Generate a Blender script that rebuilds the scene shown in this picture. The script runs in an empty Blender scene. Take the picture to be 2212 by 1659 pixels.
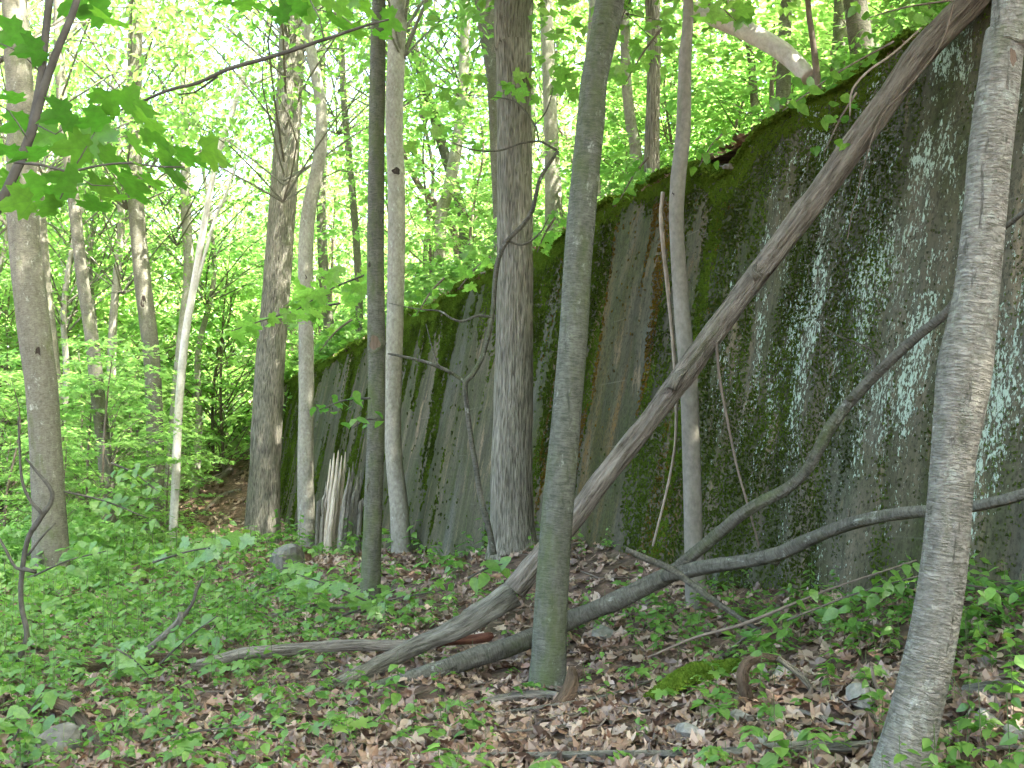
import bpy, math, random
import numpy as np
from mathutils import Vector, Matrix

random.seed(7)
RNG = np.random.default_rng(11)
scene = bpy.context.scene
COL = scene.collection

# ------------------------------------------------------------------ camera
EYE = np.array([0.0, 0.0, 1.5])
W0, H0, F = 2212.0, 1659.0, 2150.0          # working picture grid and focal length in its pixels
PITCH = math.atan(200.5 / F)
cam = bpy.data.cameras.new('camera')
cam.sensor_width = 36.0
cam.lens = 36.0 * F / W0
cam.clip_start = 0.05
cam.clip_end = 2000.0
camo = bpy.data.objects.new('camera', cam)
COL.objects.link(camo)
camo.location = EYE
camo.rotation_euler = (math.pi / 2 + PITCH, 0, 0)
scene.camera = camo

# ------------------------------------------------------------------ sky, sun, exposure
SUN_EL, SUN_AZ = math.radians(60), math.radians(118)      # azimuth from +Y, positive to +X
world = bpy.data.worlds.new('World')
scene.world = world
world.use_nodes = True
wn = world.node_tree
wn.nodes.clear()
sky = wn.nodes.new('ShaderNodeTexSky')
sky.sky_type = 'NISHITA'
sky.sun_disc = False
sky.sun_elevation = SUN_EL
sky.sun_rotation = SUN_AZ
sky.air_density = 1.0
sky.dust_density = 6.0
sky.ozone_density = 0.0
bg = wn.nodes.new('ShaderNodeBackground')
bg.inputs['Strength'].default_value = 0.15
out = wn.nodes.new('ShaderNodeOutputWorld')
wn.links.new(sky.outputs[0], bg.inputs[0])
wn.links.new(bg.outputs[0], out.inputs[0])
sun = bpy.data.lights.new('sun', 'SUN')
sun.energy = 5.0
sun.angle = math.radians(0.6)
sun.color = (1.0, 0.95, 0.86)
suno = bpy.data.objects.new('sun', sun)
COL.objects.link(suno)
sd = Vector((math.sin(SUN_AZ) * math.cos(SUN_EL), math.cos(SUN_AZ) * math.cos(SUN_EL), math.sin(SUN_EL)))
suno.rotation_euler = sd.to_track_quat('Z', 'Y').to_euler()
suno.location = (0, 0, 30)
scene.view_settings.view_transform = 'Standard'
scene.view_settings.look = 'None'
scene.view_settings.gamma = 1.0
scene.view_settings.exposure = 3.74
scene.view_settings.use_curve_mapping = False
scene.view_settings.use_white_balance = True
scene.view_settings.white_balance_temperature = 6700
scene.view_settings.white_balance_tint = 5
cy = scene.cycles
cy.use_denoising = True
cy.max_bounces = 5
cy.diffuse_bounces = 4
cy.glossy_bounces = 1
cy.transmission_bounces = 4
cy.use_adaptive_sampling = True
cy.adaptive_threshold = 0.04
cy.transparent_max_bounces = 4
cy.caustics_reflective = False
cy.caustics_refractive = False
cy.sample_clamp_indirect = 6.0

# ------------------------------------------------------------------ pixels <-> place
CP, SP = math.cos(PITCH), math.sin(PITCH)


def ray(x, y):
    dx, dz = (x - W0 / 2) / F, (H0 / 2 - y) / F
    return np.array([dx, CP - dz * SP, SP + dz * CP])


def at(x, y, Y):
    """the point on the line of sight through (x, y) that stands Y metres ahead"""
    d = ray(x, y)
    return EYE + d * (Y / d[1])


def mpp(x, y, Y):
    return Y / ray(x, y)[1] / F          # metres per picture unit there


# the wall's own frame: s runs along the wall away from the camera, t towards the bank
TH = math.radians(21.7)
DS = np.array([-math.sin(TH), math.cos(TH)])
DT = np.array([math.cos(TH), math.sin(TH)])
WALL_T, BATTER, TOPZ = 5.05, 0.2, 4.9
WALL_END = 46.0


def st(x, y):
    return x * DS[0] + y * DS[1], x * DT[0] + y * DT[1]


def xy(s, t):
    return s * DS[0] + t * DT[0], s * DS[1] + t * DT[1]


# ------------------------------------------------------------------ noise
def _h(i, j, k, seed):
    n = (i * 374761393 + j * 668265263 + k * 2147483647 + seed * 1442695041) & 0xFFFFFFFF
    n = ((n ^ (n >> 13)) * 1274126177) & 0xFFFFFFFF
    return ((n ^ (n >> 16)) & 0xFFFF) / 65535.0


def vn(x, y, z=0.0, seed=0):
    x, y, z = np.broadcast_arrays(np.asarray(x, float), np.asarray(y, float), np.asarray(z, float))
    i, j, k = np.floor(x).astype(np.int64), np.floor(y).astype(np.int64), np.floor(z).astype(np.int64)
    u, v, w = x - i, y - j, z - k
    u, v, w = u * u * (3 - 2 * u), v * v * (3 - 2 * v), w * w * (3 - 2 * w)
    r = 0
    for a in (0, 1):
        for b in (0, 1):
            for c in (0, 1):
                r = r + _h(i + a, j + b, k + c, seed) * (u if a else 1 - u) * (v if b else 1 - v) * (w if c else 1 - w)
    return r * 2 - 1


def fbm(x, y, z=0.0, seed=0, o=3):
    r, a, f = 0, 1.0, 1.0
    for q in range(o):
        r = r + a * vn(np.asarray(x) * f, np.asarray(y) * f, np.asarray(z) * f, seed + q)
        a *= 0.5
        f *= 2.03
    return r


def sstep(a, b, x):
    u = np.clip((np.asarray(x, float) - a) / (b - a), 0, 1)
    return u * u * (3 - 2 * u)


# ------------------------------------------------------------------ terrain
_cp = []
for (px, py, Y) in [
    (1106, 1659, 5.0), (300, 1659, 5.2), (-300, 1659, 5.4), (1700, 1659, 4.55), (2000, 1659, 4.25), (2500, 1659, 3.9),
    (1185, 1465, 7.0), (800, 1320, 11.0), (860, 1200, 17.0), (660, 1190, 21.5), (566, 1180, 24.0), (1108, 1185, 11.6),
    (1505, 1320, 8.35), (2200, 1265, 6.0), (2600, 1290, 5.0), (1600, 1252, 8.5), (1185, 1175, 12.1), (1020, 1215, 14.4),
    (900, 1195, 17.6), (700, 1182, 25.3), (110, 1262, 16.0), (-400, 1290, 16.0), (332, 1185, 26.0), (400, 1440, 8.0),
    (-200, 1440, 8.2), (1900, 1440, 5.6), (1600, 1440, 6.6), (900, 1440, 7.8), (620, 1260, 14.5), (100, 1150, 35.0),
    (-600, 1150, 38.0), (430, 1140, 31.0), (430, 1050, 36.0), (520, 985, 38.5), (300, 1110, 40.0)]:
    _cp.append(at(px, py, Y))
_cp = [tuple(p) for p in _cp] + [(0, 0, 0.0), (-4, 0, -0.1), (4, 1, 0.75), (0, -6, 0.0), (-8, -4, -0.1), (5, -3, 0.9),
                                 (-20, 8, -0.3), (-25, 30, -0.5), (-20, 60, -0.4), (0, 70, 2.0), (-45, 60, 0.0), (-60, 20, -0.3),
                                 (-8, 48, 2.4), (-14, 46, 0.8)]
_cp = np.array(_cp)


def _tpsk(r2):
    return r2 * np.log(r2 + 1e-9)


_n = len(_cp)
_A = np.zeros((_n + 3, _n + 3))
_d2 = ((_cp[:, None, :2] - _cp[None, :, :2]) ** 2).sum(-1)
_A[:_n, :_n] = _tpsk(_d2) + np.eye(_n) * 0.6
_A[:_n, _n] = 1
_A[:_n, _n + 1:] = _cp[:, :2]
_A[_n:, :_n] = _A[:_n, _n:].T
_b = np.zeros(_n + 3)
_b[:_n] = _cp[:, 2]
_wt = np.linalg.solve(_A, _b)


def ground_z(x, y):
    x, y = np.asarray(x, float), np.asarray(y, float)
    shp = np.broadcast(x, y).shape
    x, y = np.broadcast_to(x, shp).ravel(), np.broadcast_to(y, shp).ravel()
    R = np.hypot(x, y)
    k = np.minimum(1, 75 / np.maximum(R, 1e-6))
    xc, yc = x * k, np.maximum(y * k, -8)
    xc = np.clip(xc, -60, 25)
    z = np.full(x.shape, _wt[_n]) + _wt[_n + 1] * xc + _wt[_n + 2] * yc
    for i in range(_n):
        z += _wt[i] * _tpsk((xc - _cp[i, 0]) ** 2 + (yc - _cp[i, 1]) ** 2)
    z = np.clip(z, -2.5, 6.0)
    z += 0.05 * fbm(x * 0.9, y * 0.9, 0, 3) + 0.018 * fbm(x * 4, y * 4, 0, 5)
    return z.reshape(shp)


def hill_z(x, y):
    s, t = st(np.asarray(x, float), np.asarray(y, float))
    u = np.maximum(t - 5.9, 0)
    return TOPZ - 0.03 + 0.30 * np.minimum(u, 40) + 0.12 * fbm(s * 0.5, t * 0.5, 0, 9) * np.minimum(1, u) \
        + 0.03 * fbm(s * 3, t * 3, 0, 10)


def terrain(x, y):
    s, t = st(np.asarray(x, float), np.asarray(y, float))
    return np.where((t > 5.85) & (s < 70), np.maximum(hill_z(x, y), ground_z(x, y)), ground_z(x, y))


def ghit(px, py, lo=2.0, hi=60.0):
    """where the line of sight through (px, py) meets the forest floor"""
    d = ray(px, py)
    Y = np.exp(np.linspace(math.log(lo), math.log(hi), 500))
    P = EYE[None] + d[None] * (Y / d[1])[:, None]
    below = np.nonzero(P[:, 2] < ground_z(P[:, 0], P[:, 1]))[0]
    return P[below[0]] if len(below) else P[-1]


# ------------------------------------------------------------------ mesh builder
class MB:
    def __init__(self):
        self.V, self.L, self.S, self.M, self.bark, self.tint, self.n = [], [], [], [], [], [], 0

    def add(self, V, faces, mat=0, bark=None, tint=None):
        """faces: list of int arrays (m, k)"""
        V = np.asarray(V, float)
        for f in faces:
            f = np.asarray(f, np.int64)
            if not len(f):
                continue
            self.L.append((f + self.n).ravel())
            self.S.append(np.full(len(f), f.shape[1]))
            self.M.append(np.full(len(f), mat))
        self.V.append(V)
        self.bark.append(V if bark is None else bark)
        self.tint.append(np.full(len(V), 0.5) if tint is None else tint)
        self.n += len(V)
        return self

    def mesh(self, name, mats, smooth=True):
        me = bpy.data.meshes.new(name)
        V = np.concatenate(self.V)
        L = np.concatenate(self.L)
        S = np.concatenate(self.S)
        me.vertices.add(len(V))
        me.vertices.foreach_set('co', V.astype(np.float32).ravel())
        me.loops.add(len(L))
        me.loops.foreach_set('vertex_index', L.astype(np.int32))
        me.polygons.add(len(S))
        me.polygons.foreach_set('loop_start', (np.cumsum(S) - S).astype(np.int32))
        me.polygons.foreach_set('material_index', np.concatenate(self.M).astype(np.int32))
        me.polygons.foreach_set('use_smooth', np.full(len(S), smooth))
        a = me.attributes.new('bark', 'FLOAT_VECTOR', 'POINT')
        a.data.foreach_set('vector', np.concatenate(self.bark).astype(np.float32).ravel())
        a = me.attributes.new('tint', 'FLOAT', 'POINT')
        a.data.foreach_set('value', np.concatenate(self.tint).astype(np.float32))
        me.update(calc_edges=True)
        for m in (mats if isinstance(mats, (list, tuple)) else [mats]):
            me.materials.append(m)
        return me

    def build(self, name, mats, parent=None, smooth=True):
        return link(name, self.mesh(name, mats, smooth), parent)


def link(name, me, parent=None, mw=None):
    o = bpy.data.objects.new(name, me)
    COL.objects.link(o)
    if parent is not None:
        o.parent = parent
        # parents are placed first and never scaled unevenly: keep world coordinates of the mesh
        o.matrix_parent_inverse = parent.matrix_basis.inverted()
    if mw is not None:
        o.matrix_basis = mw
    return o


def tag(o, label=None, cat=None, group=None, kind=None):
    for k, v in (('label', label), ('category', cat), ('group', group), ('kind', kind)):
        if v:
            o[k] = v
    return o


def empty(name, loc, label=None, cat=None, group=None):
    o = bpy.data.objects.new(name, None)
    o.empty_display_size = 0.2
    COL.objects.link(o)
    o.location = [float(c) for c in loc]
    return tag(o, label, cat, group)


def copy_tree(o, parent=None):
    c = o.copy()
    COL.objects.link(c)
    if parent is not None:
        c.parent = parent
    for ch in list(o.children):
        copy_tree(ch, c)
    return c


# ------------------------------------------------------------------ shapes
def resample(P, R, step):
    """Catmull-Rom through the points"""
    P, R = np.asarray(P, float), np.asarray(R, float)
    Q = np.vstack([2 * P[0] - P[1], P, 2 * P[-1] - P[-2]])
    q = np.concatenate([[R[0]], R, [R[-1]]])
    oP, oR = [], []
    for i in range(len(P) - 1):
        n = max(1, int(np.linalg.norm(P[i + 1] - P[i]) / step))
        u = (np.arange(n) / n)[:, None]
        a, b, c, d = Q[i], Q[i + 1], Q[i + 2], Q[i + 3]
        oP.append(0.5 * ((2 * b) + (-a + c) * u + (2 * a - 5 * b + 4 * c - d) * u ** 2 + (-a + 3 * b - 3 * c + d) * u ** 3))
        oR.append(q[i + 1] + (q[i + 2] - q[i + 1]) * u[:, 0])
    oP.append(P[-1:])
    oR.append(R[-1:])
    return np.concatenate(oP), np.concatenate(oR)


def tube(mb, P, R, seg=10, step=0.1, amp=0.05, freq=(2.5, 1.0), seed=0, mat=0, cap=True, ridge=0.0, tint=None, bumps=()):
    P, R = resample(P, R, step)
    n = len(P)
    T = np.gradient(P, axis=0)
    T /= np.linalg.norm(T, axis=1)[:, None] + 1e-12
    ref = np.array([1.0, 0, 0]) if abs(T[0][0]) < 0.8 else np.array([0, 1.0, 0])
    N = np.zeros_like(P)
    v = np.cross(T[0], ref)
    v /= np.linalg.norm(v)
    for i in range(n):
        v = v - T[i] * v.dot(T[i])
        v /= np.linalg.norm(v)
        N[i] = v
    B = np.cross(T, N)
    L = np.concatenate([[0], np.cumsum(np.linalg.norm(np.diff(P, axis=0), axis=1))])
    a = np.linspace(0, 2 * math.pi, seg, endpoint=False)
    ca, sa = np.cos(a)[None], np.sin(a)[None]
    rr = np.repeat(R[:, None], seg, 1)
    rel = 1 + amp * fbm(ca * freq[0] * 0.6 + seed * 7.1, sa * freq[0] * 0.6, L[:, None] * freq[1], seed)
    if ridge:
        rel += ridge * vn(ca * R.mean() * 34 + seed, sa * R.mean() * 34, L[:, None] * 4, seed + 5)
    for (bl, ba, bs, bh) in bumps:                       # swellings: length along, angle, size, height
        da = (a[None] - ba + math.pi) % (2 * math.pi) - math.pi
        rel = rel + bh * np.exp(-(((L[:, None] - bl) / bs) ** 2 + (da * rr / bs) ** 2))
    rad = rr * rel
    V = P[:, None] + N[:, None] * (ca * rad)[..., None] + B[:, None] * (sa * rad)[..., None]
    bark = np.stack([np.broadcast_to(ca * rr, rad.shape), np.broadcast_to(sa * rr, rad.shape),
                     np.broadcast_to(L[:, None], rad.shape)], -1) + seed * 3.7
    idx = np.arange(n * seg).reshape(n, seg)
    nx = np.roll(idx, -1, 1)
    q = np.stack([idx[:-1], nx[:-1], nx[1:], idx[1:]], -1).reshape(-1, 4)
    V, bark = V.reshape(-1, 3), bark.reshape(-1, 3)
    faces = [q]
    if cap:
        V = np.vstack([V, P[:1], P[-1:]])
        bark = np.vstack([bark, bark[:1], bark[-1:]])
        c0, c1 = n * seg, n * seg + 1
        faces.append(np.stack([np.full(seg, c0), nx[0], idx[0]], -1))
        faces.append(np.stack([np.full(seg, c1), idx[-1], nx[-1]], -1))
    mb.add(V, faces, mat, bark, None if tint is None else np.full(len(V), tint))
    return P, R


def scatter(mb, tv, tf, pos, rot, scl, mat=0, tint=None):
    """copies of a template into one mesh: pos (m,3), rot (m,3,3), scl (m,) or (m,3)"""
    tv = np.asarray(tv, float)
    m, n = len(pos), len(tv)
    if m == 0:
        return
    scl = np.asarray(scl, float)
    sv = tv[None] * (scl[:, None, None] if scl.ndim == 1 else scl[:, None, :])
    V = np.einsum('mij,mnj->mni', rot, sv) + np.asarray(pos)[:, None]
    off = (np.arange(m) * n)
    faces = []
    for f in tf:
        f = np.asarray(f)
        faces.append((f[None] + off[:, None, None]).reshape(-1, f.shape[1]))
    tn = RNG.random(m) if tint is None else tint
    mb.add(V.reshape(-1, 3), faces, mat, None, np.repeat(tn, n))


def rots(az, tilt, roll):
    """leaf frames: x along the leaf, z its upper face; az heading, tilt droop of the tip, roll about its length"""
    az, tilt, roll = np.broadcast_arrays(np.asarray(az, float), np.asarray(tilt, float), np.asarray(roll, float))
    cz, sz, ct, stl, cr, sr = np.cos(az), np.sin(az), np.cos(tilt), np.sin(tilt), np.cos(roll), np.sin(roll)
    X = np.stack([cz * ct, sz * ct, -stl], -1)
    Y0 = np.stack([-sz, cz, np.zeros_like(cz)], -1)
    Z0 = np.cross(X, Y0)
    Y = Y0 * cr[..., None] + Z0 * sr[..., None]
    Z = np.cross(X, Y)
    return np.stack([X, Y, Z], -1)


def leaf_tpl(outline, fold=0.18, droop=0.12):
    """outline: half profile [(x, halfwidth)], first and last have width 0; folded along the midrib"""
    mid = [(x, 0, -droop * x * x) for x, w in outline]
    lf = [(x, w, w * fold - droop * x * x) for x, w in outline[1:-1]]
    rt = [(x, -w, w * fold - droop * x * x) for x, w in outline[1:-1]]
    V = mid + lf + rt
    n, m = len(outline), len(outline) - 2
    tri, quad = [], []
    for side, sgn in ((n, 1), (n + m, -1)):
        tri += [(0, 1, side)[::sgn], (n - 2, n - 1, side + m - 1)[::sgn]]
        for i in range(m - 1):
            quad.append((1 + i, 2 + i, side + i + 1, side + i)[::sgn])
    return np.array(V, float), [np.array(tri)] + ([np.array(quad)] if quad else [])


OVATE = leaf_tpl([(0, 0), (0.12, 0.2), (0.35, 0.31), (0.65, 0.22), (0.85, 0.1), (1, 0)], 0.2, 0.15)
HEART = leaf_tpl([(0.05, 0), (0.0, 0.2), (0.14, 0.38), (0.4, 0.4), (0.7, 0.22), (1, 0)], 0.15, 0.12)
SIMPLE = (np.array([(0, 0, 0), (0.45, 0.3, 0.05), (1, 0, -0.1), (0.45, -0.3, 0.05)], float), [np.array([(0, 2, 1), (0, 3, 2)])])
# five-lobed maple leaf: stalk end at the origin, x towards the tip
_half = [(0.02, 0.05), (-0.10, 0.16), (-0.02, 0.30), (-0.06, 0.40), (0.12, 0.36), (0.2, 0.47), (0.27, 0.60), (0.36, 0.50), (0.50, 0.56),
         (0.46, 0.36), (0.44, 0.20), (0.58, 0.24), (0.66, 0.20), (0.78, 0.16), (0.80, 0.07), (1.0, 0.0)]


def maple_tpl():
    pts = [(0, 0)] + _half + [(x, -y) for x, y in _half[-2::-1]]
    V = [(0.28, 0, 0.0)] + [(x, y, 0.07 * abs(y) - 0.10 * x * x) for x, y in pts]
    n = len(pts)
    return np.array(V, float), [np.array([(0, 1 + i, 1 + (i + 1) % n) for i in range(n)])[:, ::-1]]


MAPLE = maple_tpl()
_m5 = [(0, 0), (-0.05, 0.3), (0.2, 0.3), (0.35, 0.55), (0.5, 0.25), (1, 0), (0.5, -0.25), (0.35, -0.55), (0.2, -0.3), (-0.05, -0.3)]
MAPLE_LOW = (np.array([(0.3, 0, 0.03)] + [(x, y, -0.1 * abs(y) - 0.06 * x) for x, y in _m5], float),
             [np.array([(0, 1 + i, 1 + (i + 1) % 10) for i in range(10)])[:, ::-1]])
# curled dead leaves: three torn outlines
def dead_tpl(seed, lobes):
    r = np.random.default_rng(seed)
    n = 13
    V = [(0, 0, 0.02)]
    for k in range(n):
        a = 2 * math.pi * k / n
        rad = 0.5 * (0.62 + 0.38 * abs(math.cos(a))) * (1 + lobes * (1 if k % 2 else -1) * (0.5 + 0.5 * r.random()) + 0.1 * r.normal())
        x, y = rad * math.cos(a) * 1.15, rad * math.sin(a) * 1.05
        V.append((x, y, 0.9 * y * y + 0.35 * x * x * r.normal() + 0.06 * r.normal()))
    return np.array(V), [np.array([(0, 1 + k, 1 + (k + 1) % n) for k in range(n)])]


DEADS = [dead_tpl(1, 0.10), dead_tpl(2, 0.26), dead_tpl(3, 0.34)]


def rock(mb, loc, size, seed, mat=0, flat=1.0):
    """a broken stone: an ico-like ball cut by random planes"""
    r = np.random.default_rng(seed)
    lat, lon = 9, 14
    u = np.linspace(0.02, math.pi - 0.02, lat)
    v = np.linspace(0, 2 * math.pi, lon, endpoint=False)
    D = np.stack([np.sin(u)[:, None] * np.cos(v), np.sin(u)[:, None] * np.sin(v), np.repeat(np.cos(u)[:, None], lon, 1)], -1).reshape(-1, 3)
    h = np.ones(len(D))
    for k in range(9):
        nrm = r.normal(size=3)
        nrm /= np.linalg.norm(nrm)
        c = 0.55 + 0.3 * r.random()
        dn = D @ nrm
        h = np.where(dn > 0.05, np.minimum(h, c / np.maximum(dn, 0.05)), h)
    h *= 1 + 0.05 * vn(D[:, 0] * 4 + seed, D[:, 1] * 4, D[:, 2] * 4, seed)
    a = r.random() * 6.28
    V = D * h[:, None] * np.asarray(size)
    V = V @ np.array([[math.cos(a), math.sin(a), 0], [-math.sin(a), math.cos(a), 0], [0, 0, 1]])
    tl = r.normal(size=2) * 0.12
    V[:, 2] += V[:, 0] * tl[0] + V[:, 1] * tl[1]
    idx = np.arange(lat * lon).reshape(lat, lon)
    nx = np.roll(idx, -1, 1)
    q = np.stack([idx[:-1], idx[1:], nx[1:], nx[:-1]], -1).reshape(-1, 4)
    caps = [idx[0][None], idx[-1][::-1][None]]
    mb.add(V + np.asarray(loc), [q] + caps, mat)


# ------------------------------------------------------------------ materials
class NT:
    def __init__(self, name):
        self.m = bpy.data.materials.new(name)
        self.m.use_nodes = True
        self.t = self.m.node_tree
        self.t.nodes.clear()
        self.out = self.t.nodes.new('ShaderNodeOutputMaterial')

    def n(self, typ, ins=None, **props):
        nd = self.t.nodes.new('ShaderNode' + typ)
        for k, v in props.items():
            setattr(nd, k, v)
        for k, v in (ins or {}).items():
            self.put(nd.inputs[k], v)
        return nd

    def put(self, sock, v):
        if hasattr(v, 'is_output') or isinstance(v, bpy.types.NodeSocket):
            self.t.links.new(v, sock)
        elif isinstance(v, (tuple, list)) and len(v) == 3 and sock.type == 'RGBA':
            sock.default_value = (*v, 1)
        else:
            sock.default_value = v

    def attr(self, name, what='Vector'):
        return self.n('Attribute', attribute_name=name).outputs[what]

    def mapv(self, vec, scale, loc=(0, 0, 0)):
        return self.n('Mapping', {'Vector': vec, 'Scale': scale, 'Location': loc}).outputs[0]

    def noise(self, vec, scale=1.0, detail=4.0, rough=0.55, dist=0.0):
        return self.n('TexNoise', {'Vector': vec, 'Scale': scale, 'Detail': detail, 'Roughness': rough, 'Distortion': dist}).outputs[0]

    def vor(self, vec, scale=1.0, feature='F1', rnd=1.0, out='Distance'):
        return self.n('TexVoronoi', {'Vector': vec, 'Scale': scale, 'Randomness': rnd}, feature=feature).outputs[out]

    def ramp(self, fac, stops, interp='LINEAR'):
        r = self.n('ValToRGB', {'Fac': fac})
        e = r.color_ramp.elements
        r.color_ramp.interpolation = interp
        while len(e) < len(stops):
            e.new(0.5)
        for k, (p, c) in enumerate(stops):
            e[k].position = p
            e[k].color = (c, c, c, 1) if isinstance(c, (int, float)) else (*c, 1)
        return r.outputs[0]

    def rng(self, v, a, b, c=0.0, d=1.0):
        return self.n('MapRange', {'Value': v, 'From Min': a, 'From Max': b, 'To Min': c, 'To Max': d}).outputs[0]

    def math(self, op, a, b=0.0):
        nd = self.n('Math', operation=op)
        self.put(nd.inputs[0], a)
        self.put(nd.inputs[1], b)
        return nd.outputs[0]

    def mix(self, fac, a, b, blend='MIX'):
        nd = self.n('Mix', data_type='RGBA', blend_type=blend)
        self.put(nd.inputs[0], fac)
        self.put(nd.inputs[6], a)
        self.put(nd.inputs[7], b)
        return nd.outputs[2]

    def bump(self, h, strength=0.5, dist=0.02):
        return self.n('Bump', {'Height': h, 'Strength': strength, 'Distance': dist}).outputs[0]

    def surf(self, col, rough=0.9, normal=None, spec=0.2):
        p = self.n('BsdfPrincipled', {'Base Color': col, 'Roughness': rough, 'Specular IOR Level': spec})
        if normal is not None:
            self.put(p.inputs['Normal'], normal)
        self.t.links.new(p.outputs[0], self.out.inputs[0])
        return self.m


def bark_mat(name, dark, light, kind='smooth', green=0.0, bump=0.6, lichen=0.0):
    g = NT(name)
    v = g.attr('bark')
    if kind == 'ridged':
        vv = g.mapv(v, (42, 42, 4.2))
        a = g.noise(vv, 1.0, 3, 0.6, 0.8)
        b = g.vor(g.mapv(v, (50, 50, 7.5)), 1.0)
        h = g.math('ADD', g.rng(a, 0.3, 0.7), g.math('MULTIPLY', b, 0.7))
        fac = g.rng(h, 0.35, 1.25)
        dist = 0.03
    elif kind == 'lenticel':
        a = g.noise(g.mapv(v, (17, 17, 85)), 1.0, 4, 0.6, 0.8)
        b = g.noise(g.mapv(v, (16, 16, 9)), 1.0, 6, 0.7)
        c = g.noise(g.mapv(v, (60, 60, 45)), 1.0, 4, 0.7)
        h = g.math('ADD', g.math('ADD', g.math('MULTIPLY', g.rng(a, 0.36, 0.6), 0.5), g.math('MULTIPLY', b, 1.3)), g.math('MULTIPLY', c, 0.5))
        fac = g.rng(h, 0.75, 1.75)
        ck = g.noise(g.mapv(v, (26, 26, 3.2), (3, 1, 8)), 1.0, 5, 0.7, 0.6)
        crack = g.rng(ck, 0.60, 0.68)
        fac = g.math('MULTIPLY', fac, g.math('SUBTRACT', 1.0, g.math('MULTIPLY', crack, 0.85)))
        h = g.math('SUBTRACT', h, g.math('MULTIPLY', crack, 0.9))
        dist = 0.02
    elif kind == 'dead':
        a = g.noise(g.mapv(v, (40, 40, 3.0)), 1.0, 4, 0.65, 0.6)
        b = g.noise(g.mapv(v, (14, 14, 5)), 1.0, 6, 0.7, 0.5)
        c = g.noise(g.mapv(v, (70, 70, 7)), 1.0, 4, 0.7, 0.4)
        h = g.math('ADD', g.math('ADD', g.rng(a, 0.3, 0.7), g.math('MULTIPLY', g.rng(b, 0.3, 0.7), 0.9)), g.math('MULTIPLY', c, 0.7))
        fac = g.rng(h, 0.6, 2.0)
        dist = 0.03
    else:
        a = g.noise(g.mapv(v, (22, 22, 16)), 1.0, 5, 0.65)
        b = g.noise(g.mapv(v, (5, 5, 2.0)), 1.0, 3, 0.6)
        h = g.math('ADD', a, g.math('MULTIPLY', b, 0.5))
        fac = g.rng(h, 0.5, 1.0)
        dist = 0.008
    col = g.mix(fac, dark, light)
    big = g.noise(g.mapv(v, (2.3, 2.3, 0.9)), 1.0, 4, 0.6)
    col = g.mix(g.rng(big, 0.3, 0.7, 0.0, 0.35), col, g.mix(0.5, dark, (0.03, 0.028, 0.024)))
    if lichen:
        lm = g.noise(g.mapv(v, (9, 9, 6)), 1.0, 5, 0.75)
        col = g.mix(g.rng(lm, 0.62 - lichen * 0.2, 0.72 - lichen * 0.15, 0, 0.8), col, (0.36, 0.38, 0.34))
    if green:
        gm = g.noise(g.mapv(v, (3, 3, 1.2), (5, 2, 1)), 1.0, 5, 0.7)
        col = g.mix(g.rng(gm, 0.65 - green * 0.35, 0.9 - green * 0.3), col, (0.075, 0.10, 0.03))
    return g.surf(col, 0.92, g.bump(h, bump, dist), 0.15)


def leaf_mat(name, cols, trans_cols, tfrac=0.5, gloss=0.03, rough=0.45, veins=None):
    g = NT(name)
    t = g.attr('tint', 'Fac')
    r = g.n('ObjectInfo').outputs['Random']
    f = g.math('FRACT', g.math('ADD', t, g.math('MULTIPLY', r, 0.35)))
    n = len(cols)
    dc = g.ramp(f, [(i / max(1, n - 1), c) for i, c in enumerate(cols)])
    tc = g.ramp(f, [(i / max(1, n - 1), c) for i, c in enumerate(trans_cols)])
    if veins:
        sp_ = g.n('SeparateXYZ', {0: g.attr('bark')})
        x_, y_ = sp_.outputs[0], sp_.outputs[1]
        if veins == 'palmate':
            an = g.math('ARCTAN2', y_, g.math('ADD', x_, 0.02))
            fr_ = g.math('ABSOLUTE', g.math('SUBTRACT', g.math('FRACT', g.math('ADD', g.math('DIVIDE', an, 0.80), 0.5)), 0.5))
            rad_ = g.math('SQRT', g.math('ADD', g.math('MULTIPLY', x_, x_), g.math('MULTIPLY', y_, y_)))
            ln_ = g.rng(g.math('MULTIPLY', fr_, rad_), 0.004, 0.022, 1, 0)
            side = g.math('ABSOLUTE', g.math('SUBTRACT', g.math('FRACT', g.math('ADD', g.math('MULTIPLY', rad_, 9), g.math('MULTIPLY', fr_, 5))), 0.5))
        else:
            ay = g.math('ABSOLUTE', y_)
            ln_ = g.rng(ay, 0.006, 0.022, 1, 0)
            side = g.math('ABSOLUTE', g.math('SUBTRACT', g.math('FRACT', g.math('MULTIPLY', g.math('SUBTRACT', x_, ay), 7)), 0.5))
        vm = g.math('MAXIMUM', ln_, g.rng(side, 0.0, 0.09, 0.6, 0))
        blot = g.rng(g.noise(g.attr('bark'), 5, 4, 0.6), 0.3, 0.7, 0.72, 1.15)
        dc = g.mix(g.math('MULTIPLY', vm, 0.4), g.mix(1.0, dc, g.n('CombineColor', {0: blot, 1: blot, 2: blot}).outputs[0], 'MULTIPLY'), (0.16, 0.24, 0.07))
        tc = g.mix(g.math('MULTIPLY', vm, 0.45), g.mix(1.0, tc, g.n('CombineColor', {0: blot, 1: blot, 2: blot}).outputs[0], 'MULTIPLY'), (0.05, 0.15, 0.02))
    d = g.n('BsdfDiffuse', {'Color': dc})
    tr = g.n('BsdfTranslucent', {'Color': tc})
    m1 = g.n('MixShader', {0: tfrac, 1: d.outputs[0], 2: tr.outputs[0]})
    gl = g.n('BsdfGlossy', {'Color': (1, 1, 1), 'Roughness': rough})
    m2 = g.n('MixShader', {0: gloss, 1: m1.outputs[0], 2: gl.outputs[0]})
    g.t.links.new(m2.outputs[0], g.out.inputs[0])
    return g.m


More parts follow.
